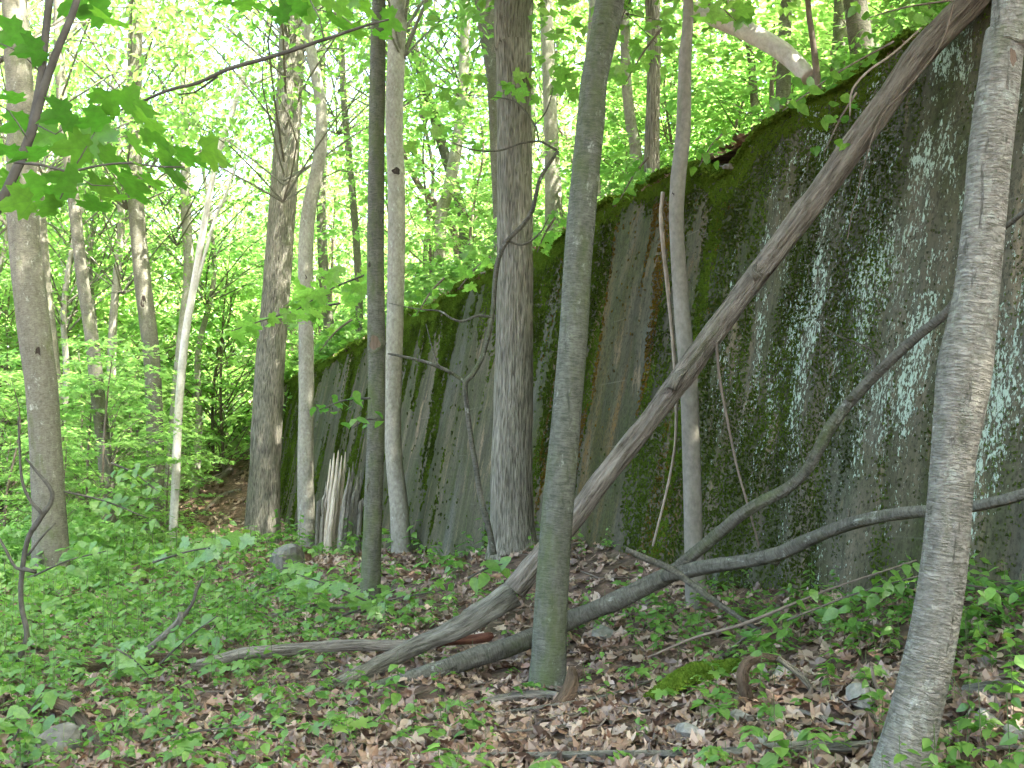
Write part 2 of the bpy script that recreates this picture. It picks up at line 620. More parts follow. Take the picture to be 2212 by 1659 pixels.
M = {}
M['bark_ridged'] = bark_mat('bark_ridged', (0.075, 0.070, 0.056), (0.29, 0.272, 0.225), 'ridged', 0.1, 0.9)
M['bark_ridged_brown'] = bark_mat('bark_ridged_brown', (0.095, 0.090, 0.071), (0.325, 0.308, 0.255), 'ridged', 0.0, 1.0)
M['bark_dark'] = bark_mat('bark_dark', (0.055, 0.055, 0.045), (0.18, 0.18, 0.145), 'lenticel', 0.5, 0.5)
M['bark_green'] = bark_mat('bark_green', (0.06, 0.065, 0.053), (0.19, 0.195, 0.16), 'lenticel', 0.55, 0.6, 0.1)
M['bark_pale'] = bark_mat('bark_pale', (0.15, 0.14, 0.115), (0.34, 0.325, 0.275), 'smooth', 0.05, 0.4, 0.15)
M['bark_smooth'] = bark_mat('bark_smooth', (0.13, 0.12, 0.10), (0.25, 0.235, 0.20), 'smooth', 0.25, 0.3)
M['bark_white'] = bark_mat('bark_white', (0.34, 0.32, 0.29), (0.62, 0.59, 0.55), 'smooth', 0.0, 0.3)
M['bark_birch'] = bark_mat('bark_birch', (0.13, 0.122, 0.102), (0.40, 0.385, 0.34), 'lenticel', 0.08, 1.0, 0.3)
M['bark_mid'] = bark_mat('bark_mid', (0.08, 0.077, 0.06), (0.22, 0.21, 0.168), 'lenticel', 0.3, 0.5, 0.1)
M['wood_dead'] = bark_mat('wood_dead', (0.075, 0.063, 0.05), (0.42, 0.375, 0.315), 'dead', 0.08, 1.0)
M['wood_grey'] = bark_mat('wood_grey', (0.065, 0.059, 0.045), (0.35, 0.33, 0.275), 'dead', 0.15, 1.0)
M['branch_grey'] = bark_mat('branch_grey', (0.06, 0.058, 0.048), (0.185, 0.178, 0.148), 'lenticel', 0.35, 0.7, 0.1)
M['wood_brown'] = bark_mat('wood_brown', (0.05, 0.034, 0.024), (0.22, 0.155, 0.105), 'dead', 0.1, 1.0)
M['wood_red'] = bark_mat('wood_red', (0.08, 0.032, 0.02), (0.23, 0.10, 0.065), 'dead', 0.0, 0.6)
M['twig_dark'] = bark_mat('twig_dark', (0.04, 0.037, 0.031), (0.12, 0.112, 0.095), 'smooth', 0.0, 0.3)
M['twig_tan'] = bark_mat('twig_tan', (0.16, 0.13, 0.10), (0.34, 0.29, 0.235), 'smooth', 0.0, 0.3)
M['twig_brown'] = bark_mat('twig_brown', (0.09, 0.07, 0.055), (0.2, 0.165, 0.135), 'smooth', 0.1, 0.3)
M['splinter'] = bark_mat('splinter_wood', (0.30, 0.25, 0.19), (0.66, 0.58, 0.47), 'dead', 0.0, 0.5)
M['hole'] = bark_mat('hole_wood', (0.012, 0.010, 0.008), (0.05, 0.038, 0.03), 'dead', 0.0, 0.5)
M['scar'] = bark_mat('scar_wood', (0.07, 0.05, 0.036), (0.21, 0.155, 0.115), 'dead', 0.0, 0.5)

G1 = [(0.055, 0.125, 0.018), (0.08, 0.165, 0.022), (0.11, 0.20, 0.028)]
T1c = [(0.19, 0.42, 0.09), (0.26, 0.50, 0.11), (0.36, 0.58, 0.14)]
M['leaf_canopy'] = leaf_mat('leaf_canopy', G1, T1c, 0.5)
M['leaf_under'] = leaf_mat('leaf_understorey', [(0.07, 0.165, 0.034), (0.095, 0.20, 0.042), (0.125, 0.235, 0.055)],
                           [(0.23, 0.48, 0.11), (0.31, 0.56, 0.14), (0.42, 0.62, 0.18)], 0.55)
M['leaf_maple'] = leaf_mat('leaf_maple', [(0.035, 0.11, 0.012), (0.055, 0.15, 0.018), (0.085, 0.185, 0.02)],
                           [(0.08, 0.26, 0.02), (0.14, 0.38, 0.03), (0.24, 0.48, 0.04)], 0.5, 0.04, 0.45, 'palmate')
M['leaf_lit'] = leaf_mat('leaf_maple_lit', [(0.08, 0.19, 0.03), (0.10, 0.22, 0.035), (0.13, 0.25, 0.045)],
                            [(0.22, 0.50, 0.07), (0.28, 0.56, 0.08), (0.38, 0.62, 0.11)], 0.5, 0.05, 0.4, 'palmate')  # lighter copy of leaf_maple: brightness lost to shadow put into the colour
M['leaf_herb'] = leaf_mat('leaf_herb', [(0.06, 0.145, 0.028), (0.085, 0.18, 0.034), (0.11, 0.215, 0.04), (0.15, 0.25, 0.05)],
                          [(0.10, 0.28, 0.04), (0.14, 0.35, 0.05), (0.2, 0.42, 0.05), (0.27, 0.48, 0.06)], 0.4, 0.035, 0.45)
M['leaf_blade'] = leaf_mat('leaf_blade', [(0.05, 0.135, 0.022), (0.07, 0.165, 0.028), (0.09, 0.20, 0.03), (0.13, 0.24, 0.035)],
                           [(0.10, 0.30, 0.04), (0.15, 0.37, 0.05), (0.2, 0.42, 0.05), (0.27, 0.48, 0.06)], 0.4, 0.035, 0.45, 'pinnate')
M['stem'] = leaf_mat('herb_stem', [(0.08, 0.13, 0.04), (0.10, 0.10, 0.05)], [(0.1, 0.2, 0.05), (0.1, 0.1, 0.05)], 0.1)
LIT = [(c[0] * 1.15, c[1] * 1.14, c[2] * 1.12) for c in [(0.055, 0.036, 0.026), (0.10, 0.062, 0.044), (0.165, 0.105, 0.072), (0.15, 0.08, 0.05), (0.23, 0.16, 0.115), (0.32, 0.24, 0.185), (0.085, 0.056, 0.042)]]
M['litter'] = leaf_mat('dead_leaf', LIT, [(c[0] * 0.8, c[1] * 0.6, c[2] * 0.5) for c in LIT], 0.12, 0.05, 0.5)


def moss_mat(name='moss', gold=False):
    g = NT(name)
    t = g.attr('tint', 'Fac')
    col = g.ramp(t, [(0, (0.025, 0.036, 0.010)), (0.4, (0.055, 0.085, 0.012)), (0.75, (0.085, 0.14, 0.018)), (1, (0.115, 0.18, 0.024))])
    if gold:
        col = g.ramp(t, [(0, (0.05, 0.035, 0.01)), (0.5, (0.13, 0.08, 0.014)), (1, (0.19, 0.13, 0.02))])
    d = g.n('BsdfDiffuse', {'Color': col})
    tr = g.n('BsdfTranslucent', {'Color': col})
    m = g.n('MixShader', {0: 0.25, 1: d.outputs[0], 2: tr.outputs[0]})
    g.t.links.new(m.outputs[0], g.out.inputs[0])
    return g.m


M['moss'] = moss_mat()
M['moss_gold'] = moss_mat('moss_gold', True)


def stone_mat(name, a, b, green=0.3):
    g = NT(name)
    v = g.n('TexCoord').outputs['Object']
    n1 = g.noise(v, 14, 6, 0.65)
    n2 = g.noise(v, 3.5, 4, 0.6)
    col = g.mix(g.rng(n1, 0.3, 0.7), a, b)
    col = g.mix(g.rng(n2, 0.68 - green * 0.35, 0.8 - green * 0.3), col, (0.055, 0.085, 0.022))
    return g.surf(col, 0.95, g.bump(n1, 0.6, 0.02))


M['stone'] = stone_mat('stone_grey', (0.12, 0.115, 0.10), (0.27, 0.255, 0.225), 0.15)
M['stone_moss'] = stone_mat('stone_mossy', (0.07, 0.068, 0.06), (0.16, 0.15, 0.13), 0.35)


def soil_mat():
    g = NT('forest_soil')
    v = g.n('TexCoord').outputs['Object']
    n1 = g.noise(v, 9, 6, 0.7)
    n2 = g.noise(v, 0.7, 4, 0.6)
    lv = g.vor(g.mapv(v, (1, 1, 1)), 11, 'F1', 1.0, 'Color')
    lf = g.n('SeparateColor', {0: lv}).outputs[0]
    dry = g.ramp(lf, [(0, (0.07, 0.042, 0.03)), (0.4, (0.13, 0.078, 0.056)), (0.7, (0.2, 0.125, 0.09)), (1, (0.28, 0.19, 0.145))])
    col = g.mix(g.rng(n1, 0.3, 0.75), (0.045, 0.032, 0.024), dry)
    col = g.mix(g.rng(n2, 0.5, 0.75, 0, 0.5), col, (0.055, 0.06, 0.025))
    return g.surf(col, 0.95, g.bump(n1, 0.8, 0.04))


M['soil'] = soil_mat()


def wall_mat():
    g = NT('old_concrete')
    v = g.n('TexCoord').outputs['Object']           # x along the wall, z up
    sep = g.n('SeparateXYZ', {0: v})
    s, z = sep.outputs[0], sep.outputs[2]
    wob = g.noise(g.mapv(v, (1.1, 1, 0.6)), 1.0, 3, 0.6)
    streak = g.noise(g.mapv(v, (2.0, 1, 0.16)), 1.0, 6, 0.62, 0.35)
    streak2 = g.noise(g.mapv(v, (9.0, 1, 0.5), (3, 0, 7)), 1.0, 5, 0.6, 0.2)
    grain = g.noise(v, 38, 5, 0.7)
    fine = g.noise(g.mapv(v, (55, 1, 24)), 1.0, 4, 0.65)
    col = g.ramp(g.math('ADD', g.math('MULTIPLY', streak, 0.7), g.math('MULTIPLY', streak2, 0.3)),
                 [(0.30, (0.034, 0.034, 0.026)), (0.42, (0.060, 0.057, 0.044)), (0.52, (0.093, 0.086, 0.067)), (0.60, (0.135, 0.12, 0.094)), (0.74, (0.22, 0.185, 0.145))])
    # blue-grey panels between the streaks
    bl = g.noise(g.mapv(v, (1.3, 1, 0.35), (11, 0, 3)), 1.0, 4, 0.6)
    col = g.mix(g.rng(bl, 0.52, 0.66, 0, 0.75), col, g.mix(grain, (0.075, 0.082, 0.078), (0.125, 0.13, 0.122)))
    # pinkish tan bare patches
    bare = g.noise(g.mapv(v, (4.2, 1, 0.8), (2, 0, 9)), 1.0, 5, 0.62, 0.4)
    col = g.mix(g.rng(bare, 0.58, 0.68, 0, 0.75), col, (0.27, 0.205, 0.155))
    # rust-brown stain in streaks
    ru = g.noise(g.mapv(v, (2.6, 1, 0.25), (31, 0, 1)), 1.0, 5, 0.65, 0.3)
    rus = g.math('MULTIPLY', g.rng(ru, 0.50, 0.62), g.math('MULTIPLY', g.rng(g.math('ABSOLUTE', g.math('SUBTRACT', s, 10.0)), 1.2, 3.2, 1, 0), g.rng(grain, 0.3, 0.55)))
    col = g.mix(g.math('MULTIPLY', g.math('MULTIPLY', rus, g.rng(fine, 0.4, 0.58, 0.25, 1.0)), 0.95), col, (0.17, 0.09, 0.018))
    # green-black algae film
    al = g.noise(g.mapv(v, (2.1, 1, 0.4), (7, 0, 13)), 1.0, 5, 0.65, 0.3)
    col = g.mix(g.rng(al, 0.45, 0.62, 0, 0.8), col, g.mix(g.rng(grain, 0.3, 0.7), (0.018, 0.024, 0.010), (0.062, 0.078, 0.026)))
    # speckle of black crust and grit over everything
    sp = g.noise(g.mapv(v, (34, 1, 19), (4, 0, 2)), 1.0, 5, 0.75)
    col = g.mix(g.rng(sp, 0.49, 0.62, 0, 0.72), col, (0.022, 0.025, 0.016))
    col = g.mix(g.rng(grain, 0.58, 0.8, 0, 0.25), col, (0.13, 0.12, 0.10))
    col = g.mix(1.0, col, (0.84, 0.82, 0.71), 'MULTIPLY')
    # pale mint lichen: upright flecks, thick on the near stretch
    fl = g.noise(g.mapv(v, (42, 1, 17)), 1.0, 4, 0.65, 0.4)
    fl2 = g.noise(g.mapv(v, (95, 1, 42), (3, 0, 5)), 1.0, 3, 0.6, 0.2)
    zone = g.noise(g.mapv(v, (2.6, 1, 0.75), (17, 0, 4)), 1.0, 4, 0.65, 0.4)
    near = g.rng(g.math('ABSOLUTE', g.math('SUBTRACT', s, 5.8)), 1.2, 3.4, 0.098, -0.26)
    hi = g.rng(g.math('ABSOLUTE', g.math('SUBTRACT', z, 3.2)), 0.6, 2.2, 0.04, -0.06)
    zz = g.math('ADD', g.math('ADD', zone, near), hi)
    thr = g.math('ADD', g.math('MULTIPLY', fl, 0.62), g.math('MULTIPLY', fl2, 0.38))
    lm = g.math('ADD', g.math('MULTIPLY', zz, 0.62), thr)
    lic = g.rng(lm, 0.925, 0.975)
    col = g.mix(lic, col, g.mix(fine, (0.23, 0.30, 0.24), (0.41, 0.485, 0.405)))
    # faint lines of the formwork
    ln = g.math('ABSOLUTE', g.math('SUBTRACT', g.math('FRACT', g.math('MULTIPLY', g.math('ADD', z, g.math('MULTIPLY', wob, 0.03)), 1.35)), 0.5))
    col = g.mix(g.math('MULTIPLY', g.rng(ln, 0.0, 0.014, 0.4, 0.0), g.rng(wob, 0.5, 0.6)), col, (0.16, 0.15, 0.13))
    h = g.math('ADD', g.math('MULTIPLY', grain, 0.5), g.math('MULTIPLY', lic, 0.35))
    return g.surf(col, 0.93, g.bump(h, 0.7, 0.012))


M['wall'] = wall_mat()


# ================================================================== the setting
def strip(us, vs, f):
    U, Vv = np.meshgrid(us, vs, indexing='ij')
    P = f(U, Vv)
    n, m = len(us), len(vs)
    i = np.arange(n * m).reshape(n, m)
    q = np.stack([i[:-1, :-1], i[1:, :-1], i[1:, 1:], i[:-1, 1:]], -1).reshape(-1, 4)
    return P.reshape(-1, 3), [q]


def axis(near0, near1, step, lo, hi, grow=1.12):
    a = list(np.arange(near0, near1 + 1e-6, step))
    d = step
    while a[-1] < hi:
        d *= grow
        a.append(a[-1] + d)
    d = step
    while a[0] > lo:
        d *= grow
        a.insert(0, a[0] - d)
    return np.array(a)


# forest floor: one sheet out to the horizon
gx, gy = axis(-7, 6, 0.09, -420, 420), axis(2, 16, 0.09, -150, 600)
mb = MB()


def _g(X, Y):
    s, t = st(X, Y)
    Z = ground_z(X, Y)
    Z = np.where((t > 6.5) & (s < 70), np.minimum(Z, TOPZ - 1.0), Z)
    return np.stack([X, Y, Z], -1)


V, fc = strip(gx, gy, _g)
mb.add(V, [f for f in fc])
ground = mb.build('forest_floor', M['soil'])
tag(ground, kind='structure')

# the wooded bank behind the wall
ss, tt = axis(2, 22, 0.2, -60, 330), axis(5.8, 12, 0.15, 5.75, 260)
tt[0] = 5.8
mb = MB()


def _hl(S, T):
    X, Y = xy(S, T)
    return np.stack([X, Y, hill_z(X, Y)], -1)


V, fc = strip(ss, tt, _hl)
mb.add(V, [f[:, ::-1] for f in fc])
hill = mb.build('hillside', M['soil'])
tag(hill, kind='structure')

# ------------------------------------------------------------------ the concrete wall
wrot = Matrix(((DS[0], DT[0], 0, 0), (DS[1], DT[1], 0, 0), (0, 0, 1, 0), (0, 0, 0, 1)))
wall = tag(empty('retaining_wall', (0, 0, 0)), 'tall mossy grey concrete retaining wall with pale green lichen running into the woods', 'wall')
wall.matrix_basis = wrot


def wall_top(s):
    s = np.asarray(s, float)
    return TOPZ + 0.07 * fbm(s * 0.9, 0 * s, 0, 21) + 0.03 * vn(s * 5, 0 * s, 0, 22) - 0.42 * np.exp(-((s - 8.35) / 0.42) ** 2) * 0.8


def wall_t(s, z):
    """local depth of the battered face at s, z"""
    return WALL_T + BATTER * (z - 1.5) + 0.02 * fbm(np.asarray(s) * 1.2, np.asarray(z) * 0.8, 0, 31) + 0.006 * fbm(np.asarray(s) * 9, np.asarray(z) * 6, 0, 33)


sv = axis(3.0, 16, 0.05, -3.0, WALL_END, 1.03)
uv = np.linspace(0, 1, 90)
mb = MB()


def _wf(S, U):
    zt = wall_top(S)
    Z = -1.2 + (zt + 1.2) * U
    Tt = wall_t(S, Z)
    Tt = Tt + 0.05 * sstep(zt - 0.12, zt, Z) ** 2
    return np.stack([S, Tt, Z], -1)


V, fc = strip(sv, uv, _wf)
mb.add(V, [f for f in fc])
V, fc = strip(sv, np.array([0.0, 0.15, 0.4, 0.7, 1.0]), lambda S, U: np.stack([S, wall_t(S, wall_top(S)) + 0.05 + U * 0.55, wall_top(S) + 0.03 * np.sin(U * 3.1) - 0.10 * U ** 3], -1))
mb.add(V, [f for f in fc])
body = link('concrete_face', mb.mesh('concrete_face', M['wall']), None)
body.parent = wall
# end face of the wall
mb = MB()
zz = np.linspace(-1.2, float(wall_top(WALL_END)), 12)
V = np.concatenate([[(sv[-1], float(wall_t(sv[-1], z)), z) for z in zz], [(sv[-1], 7.0, z) for z in zz]])
mb.add(V, [np.array([(i, i + 12, i + 13, i + 1) for i in range(11)])])
e = link('end_face', mb.mesh('end_face', M['wall']))
e.parent = wall

# moss growing on the face: tufts in streaks, a thick fringe along the top
def tuft_tpl(n=5, seed=0):
    r = np.random.default_rng(seed)
    V, Fq = [], []
    for k in range(n):
        a = k * 6.283 / n + r.random() * 0.6
        d = np.array([math.cos(a), math.sin(a)])
        w = 0.45
        p = np.array([-d[1], d[0]])
        h = 0.5 + 0.4 * r.random()
        b = len(V)
        c0 = d * 0.1
        V += [(*(c0 - p * w), 0.0), (*(c0 + p * w), 0.0), (*(d * 1.0 + p * 0.2), h * 0.3 - 0.3 * r.random()), (*(d * 0.55 + p * 0.1), h)]
        Fq += [(b + 1, b + 2, b + 3), (b, b + 3, b + 2)]
    return np.array(V), [np.array(Fq)]


def face_frames(m, r):
    """frames for tufts on the wall: z out of the face, x up or so"""
    a = r.random(m) * 6.283
    nrm = np.tile(np.array([0, -1.0, BATTER]) / math.hypot(1, BATTER), (m, 1)) + r.normal(size=(m, 3)) * 0.15
    nrm /= np.linalg.norm(nrm, axis=1)[:, None]
    up = np.array([0, 0, 1.0])
    X = np.cross(up, nrm)
    X /= np.linalg.norm(X, axis=1)[:, None]
    Y = np.cross(nrm, X)
    ca, sa = np.cos(a)[:, None], np.sin(a)[:, None]
    return np.stack([X * ca + Y * sa, -X * sa + Y * ca, nrm], -1)


N0 = 420000
u = RNG.random(N0)
S = 3.2 * np.exp(u * math.log(42 / 3.2))
Z = RNG.random(N0) * 5.9 - 0.9
zt = wall_top(S)
dtop = zt - Z
strk = 0.85 * fbm(S * 1.0, Z * 0.14, 0, 41, 4) + 0.35 * fbm(S * 4.5, Z * 0.35, 0, 47, 3)
patch = fbm(S * 0.9, Z * 0.55, 0, 52, 3)
fine_p = fbm(S * 9, Z * 5, 0, 44, 2)
big_streak = np.exp(-((S - 8.35 - 0.12 * (zt - Z) / 3) / (0.26 + 0.10 * vn(S * 0, Z * 2, 0, 3))) ** 2) * (0.9 - 0.12 * np.maximum(dtop - 1.5, 0))
far = sstep(9, 20, S)
rr0, rr1 = RNG.random(N0), RNG.random(N0)
pm1 = sstep(0.18, 0.72, strk + 0.75 * np.exp(-np.maximum(dtop, 0) / 0.6) + 0.20 * far + 0.15 * fine_p)
m1 = rr0 < 0.85 * pm1
m2 = rr1 < (0.06 - 0.052 * sstep(7.5, 9, S)) * sstep(-0.5, 0.6, patch) + 0.10 * sstep(0.2, 0.9, patch + 0.6 * fine_p) * (S < 7)
m3 = (dtop < 0.10 + 0.20 * (strk + 0.6)) & (S > 6.2)
m4 = (big_streak + 0.25 * fine_p > 0.5 + 0.25 * rr1)
keep = (m1 | m2 | m3 | m4) & (dtop > -0.02) & (dtop < 6)
S, Z, top_like, mm = S[keep], Z[keep], (m3 | m4)[keep], (m2 & ~m1)[keep]
Pm = np.stack([S, wall_t(S, Z) - 0.004, Z], -1)
sz = (0.007 + 0.011 * RNG.random(len(S))) * np.clip(S / 8, 0.75, 2.4) * np.where(top_like, 1.35, 1.0)
tn = np.clip(0.46 + 0.35 * vn(S * 3, Z * 2, 0, 61) + 0.12 * RNG.normal(size=len(S)) + 0.32 * top_like - 0.12 * mm + 0.18 * np.exp(-np.maximum(wall_top(S) - Z, 0) / 0.3), 0, 1)
mb = MB()
gold = (np.abs(S - 10.4) < 1.5 + 0.4 * RNG.normal(size=len(S))) & (fbm(S * 2.2, Z * 0.3, 0, 66) > -0.2) & (wall_top(S) - Z > 0.35)
for k in range(4):
    q = ((np.arange(len(S)) % 3) == k) & ~gold if k < 3 else gold
    tv, tf = tuft_tpl(4, k)
    scatter(mb, tv, tf, Pm[q], face_frames(int(q.sum()), RNG), sz[q], 1 if k == 3 else 0, tn[q])
print('moss tufts', len(S))
o = link('moss', mb.mesh('moss', [M['moss'], M['moss_gold']], False))
o.parent = wall
o['kind'] = 'stuff'
# hanging fringe and cushions along the wall's lip
N1 = 26000
S = 4.0 * np.exp(RNG.random(N1) * math.log(42 / 4.0))
k = fbm(S * 1.3, 0 * S, 0, 71) > -0.45
S = S[k]
T = -0.05 + 0.5 * RNG.random(len(S)) ** 1.7
Zf = wall_top(S) + 0.02 - 0.05 * RNG.random(len(S))
Pm = np.stack([S, wall_t(S, Zf) + T, Zf + 0.01], -1)
fr = rots(RNG.random(len(S)) * 6.28, RNG.normal(size=len(S)) * 0.4, RNG.normal(size=len(S)) * 0.4)
mb = MB()
tv, tf = tuft_tpl(5, 9)
scatter(mb, tv, tf, Pm, fr, (0.02 + 0.025 * RNG.random(len(S))) * np.clip(S / 9, 0.8, 2.2), 0, np.clip(0.72 + 0.2 * RNG.normal(size=len(S)), 0, 1))
o = link('moss_fringe', mb.mesh('moss_fringe', M['moss'], False))
o.parent = wall
o['kind'] = 'stuff'


# ================================================================== trees
def crown_mesh(name, seed, R, Hh, clumps, per, leaf, tpl, mat, wood, flat=0.45, cr=0.8, tiltsd=0.45, low=0.0):
    """branches and leaf sprays through the crown's volume; origin at the crown's foot on the stem"""
    r = np.random.default_rng(seed)
    mb = MB()
    P, A, Tn = [], [], []
    for k in range(clumps):
        a = k * 2.399 + r.normal() * 0.4
        h = low + (1 - low) * (k + r.random()) / clumps
        prof = math.sin(math.pi * min(0.97, 0.18 + 0.8 * h)) ** 0.7
        rad = R * prof * (0.30 + 0.70 * r.random() ** 0.6)
        c = np.array([math.cos(a) * rad, math.sin(a) * rad, Hh * h])
        b0 = np.array([0, 0, max(-0.1 * Hh, Hh * h - rad * 0.55 - 0.1 * Hh * r.random())])
        midp = (b0 + c) / 2 + np.array([0, 0, 0.10 * rad]) + r.normal(size=3) * 0.06 * rad
        rb = 0.008 * R * (0.4 + 0.6 * rad / R) * (0.7 if Hh < 4 else 1.0)
        tube(mb, [b0, midp, c], [rb, rb * 0.65, rb * 0.2], 4, max(0.5, rad / 4), 0.0, seed=seed, mat=1, cap=False)
        for q in range(2):
            d = c + r.normal(size=3) * np.array([1, 1, 0.25]) * cr * 0.7
            tube(mb, [midp * 0.4 + c * 0.6, d], [rb * 0.35, rb * 0.12], 3, 5, 0.0, seed=seed, mat=1, cap=False)
        n = int(per * (0.6 + 0.8 * r.random()))
        rr = np.sqrt(r.random(n)) * cr * (0.7 + 0.6 * r.random())
        aa = r.random(n) * 6.283
        dz = r.normal(size=n) * cr * flat * 0.35 - 0.12 * rr * rr / cr
        tl = r.normal() * 0.15
        P.append(np.stack([c[0] + rr * np.cos(aa), c[1] + rr * np.sin(aa), c[2] + dz + rr * np.cos(aa) * tl], -1))
        A.append(aa + r.normal(size=n) * 0.8)
        Tn.append(np.clip(0.5 + r.normal() * 0.18 + r.normal(size=n) * 0.2, 0, 0.64))
    P, A, Tn = np.concatenate(P), np.concatenate(A), np.concatenate(Tn)
    n = len(P)
    fr = rots(A, 0.25 + r.normal(size=n) * tiltsd, r.normal(size=n) * tiltsd)
    scatter(mb, tpl[0], tpl[1], P, fr, leaf * (0.65 + 0.7 * r.random(n)), 0, Tn)
    return mb.mesh(name, [mat, wood], False)


CANOPY = [crown_mesh('canopy_crown', 100 + k, 4.2, 7.5, 60, 150, 0.17, SIMPLE, M['leaf_canopy'], M['bark_mid'], 0.5, 1.05) for k in range(4)]
THIN = [crown_mesh('open_crown', 150 + k, 4.2, 7.5, 34, 80, 0.18, SIMPLE, M['leaf_canopy'], M['bark_mid'], 0.5, 1.0) for k in range(4)]
UNDER = [crown_mesh('understorey_crown', 200 + k, 2.3, 5.0, 30, 60, 0.155, MAPLE_LOW, M['leaf_under'], M['twig_brown'], 0.12, 0.85, 0.22) for k in range(5)]
UNDER_FAR = [crown_mesh('understorey_crown', 250 + k, 2.8, 6.0, 36, 62, 0.21, SIMPLE, M['leaf_under'], M['twig_brown'], 0.15, 1.0, 0.25) for k in range(4)]
BUSH = [crown_mesh('bush_foliage', 300 + k, 0.75, 1.15, 20, 26, 0.125, OVATE if k % 2 else MAPLE_LOW, M['leaf_under'], M['twig_brown'], 0.5, 0.26, 0.4) for k in range(5)]


def px_line(pts, Y):
    """[(x, y, width)] -> points, radii; Y a number or one value per point"""
    Ys = [Y] * len(pts) if np.isscalar(Y) else Y
    P = np.array([at(x, y, yy) for (x, y, w), yy in zip(pts, Ys)])
    R = np.array([w / 2 * mpp(x, y, yy) for (x, y, w), yy in zip(pts, Ys)])
    return P, R


def tree(label, pts, Y, mat, H=16.0, crown=True, seg=28, step=0.07, amp=0.045, ridge=0.0, on_hill=False, bumps=(), name='forest_tree',
         flare=1.25, cz=0.55, cs=1.0, group=None, lean=0.6, knots=()):
    """pts from the top of the picture down to the foot"""
    P, R = px_line(pts, Y)
    foot, rf = P[-1], R[-1]
    gz = float((hill_z if on_hill else ground_z)(foot[0], foot[1]))
    if foot[2] > gz - 0.1:
        if foot[2] > gz + 0.25:
            P = np.vstack([P, [foot[0], foot[1], gz + 0.12]])
            R = np.append(R, rf * 1.05)
        P = np.vstack([P, [foot[0], foot[1], gz - 0.18]])
        R = np.append(R, rf * flare)
    P, R = P[::-1], R[::-1]
    d = P[-1] - P[-2]
    d = d / np.linalg.norm(d)
    d = d * lean + np.array([0, 0, 1 - lean])
    top = P[-1]
    rise = max(0.0, gz + H - top[2])
    if rise > 0.5:
        d1 = d / d[2]
        e1 = top + d1 * rise * 0.45 + np.array([random.uniform(-.2, .2), random.uniform(-.2, .2), 0])
        e2 = top + d1 * rise * np.array([0.8, 0.8, 1.0])
        P = np.vstack([P, e1, e2])
        R = np.append(R, [R[-1] * 0.8, R[-1] * 0.25])
    root = empty(name, (foot[0], foot[1], gz), label, 'tree', group)
    mb = MB()
    seed = int(abs(pts[0][0]) * 3 + len(pts)) % 97
    # rings are fine where the photo sees them, so keep one mesh for the whole stem
    tube(mb, P, R, seg, step, amp, seed=seed, ridge=ridge, bumps=[(b[0], b[1], b[2], b[3]) for b in bumps])
    mb.build('trunk', M[mat], root)
    for (kx, ky, kw, kh, kmat) in knots:
        knot(root, pts, Y, kx, ky, kw, kh, kmat, mat)
    if crown:
        c = bpy.data.objects.new('crown', (CANOPY if P[0][1] < 15 else THIN)[seed % 4])
        COL.objects.link(c)
        c.parent = root
        ct = P[-1] - np.array([foot[0], foot[1], gz])
        c.location = (ct[0], ct[1], H * cz)
        c.rotation_euler = (0, 0, seed * 1.3)
        c.scale = (cs, cs, (H * (1 - cz) + 1.2) / 7.5)
    return root


def knot(root, pts, Y, kx, ky, kw, kh, kmat, bark):
    """a bark-rimmed branch scar set into the near side of the stem"""
    ys = [p[1] for p in pts]
    i = max(0, min(len(pts) - 2, int(np.searchsorted(ys, ky)) - 1))
    u = (ky - ys[i]) / max(1e-6, ys[i + 1] - ys[i])
    cx = pts[i][0] + (pts[i + 1][0] - pts[i][0]) * u
    cw = pts[i][2] + (pts[i + 1][2] - pts[i][2]) * u
    Yk = Y if np.isscalar(Y) else Y[i] + (Y[i + 1] - Y[i]) * u
    m = mpp(kx, ky, Yk)
    rr = cw / 2 * m
    off = np.clip((kx - cx) * m / rr, -0.92, 0.92)
    c = at(cx, ky, Yk)
    nrm = np.array([off, -math.sqrt(1 - off * off), 0])
    c = c + nrm * rr * 0.97
    X = np.array([-nrm[1], nrm[0], 0])
    Zu = np.array([0, 0, 1.0])
    a, b = kw / 2 * m, kh / 2 * m
    n = 22
    ang = np.linspace(0, 2 * math.pi, n, endpoint=False)
    V, fq = [], []
    rings = [(1.45, -0.01 - 0.2 * a), (1.2, 0.02 * a), (1.0, 0.06 * a), (0.86, 0.0 * a), (0.6, -0.02 * a), (0.0, -0.04 * a)]
    for k, (f, h) in enumerate(rings):
        wob = 1 + 0.13 * np.sin(ang * 3 + k * 0.3 + kx) + 0.09 * np.sin(ang * 5 + 0.5 * k + ky)
        for t, w in zip(ang, wob):
            V.append(c + X * math.cos(t) * a * f * w + Zu * math.sin(t) * b * f * w + nrm * (h + 0.004 - 0.35 * (math.cos(t) * a * f * w) ** 2 / max(rr, 1e-3)))
    I = np.arange(len(rings) * n).reshape(len(rings), n)
    nx = np.roll(I, -1, 1)
    V = np.array(V)
    def band(a0, a1):
        return np.concatenate([np.stack([I[k], nx[k], nx[k + 1], I[k + 1]], -1) for k in range(a0, a1)])
    mb = MB()
    mb.add(V, [band(0, 3)], 0)
    mb.add(V, [band(3, 5)], 1)
    mb.build('knot', [M[bark], M[kmat]], root)


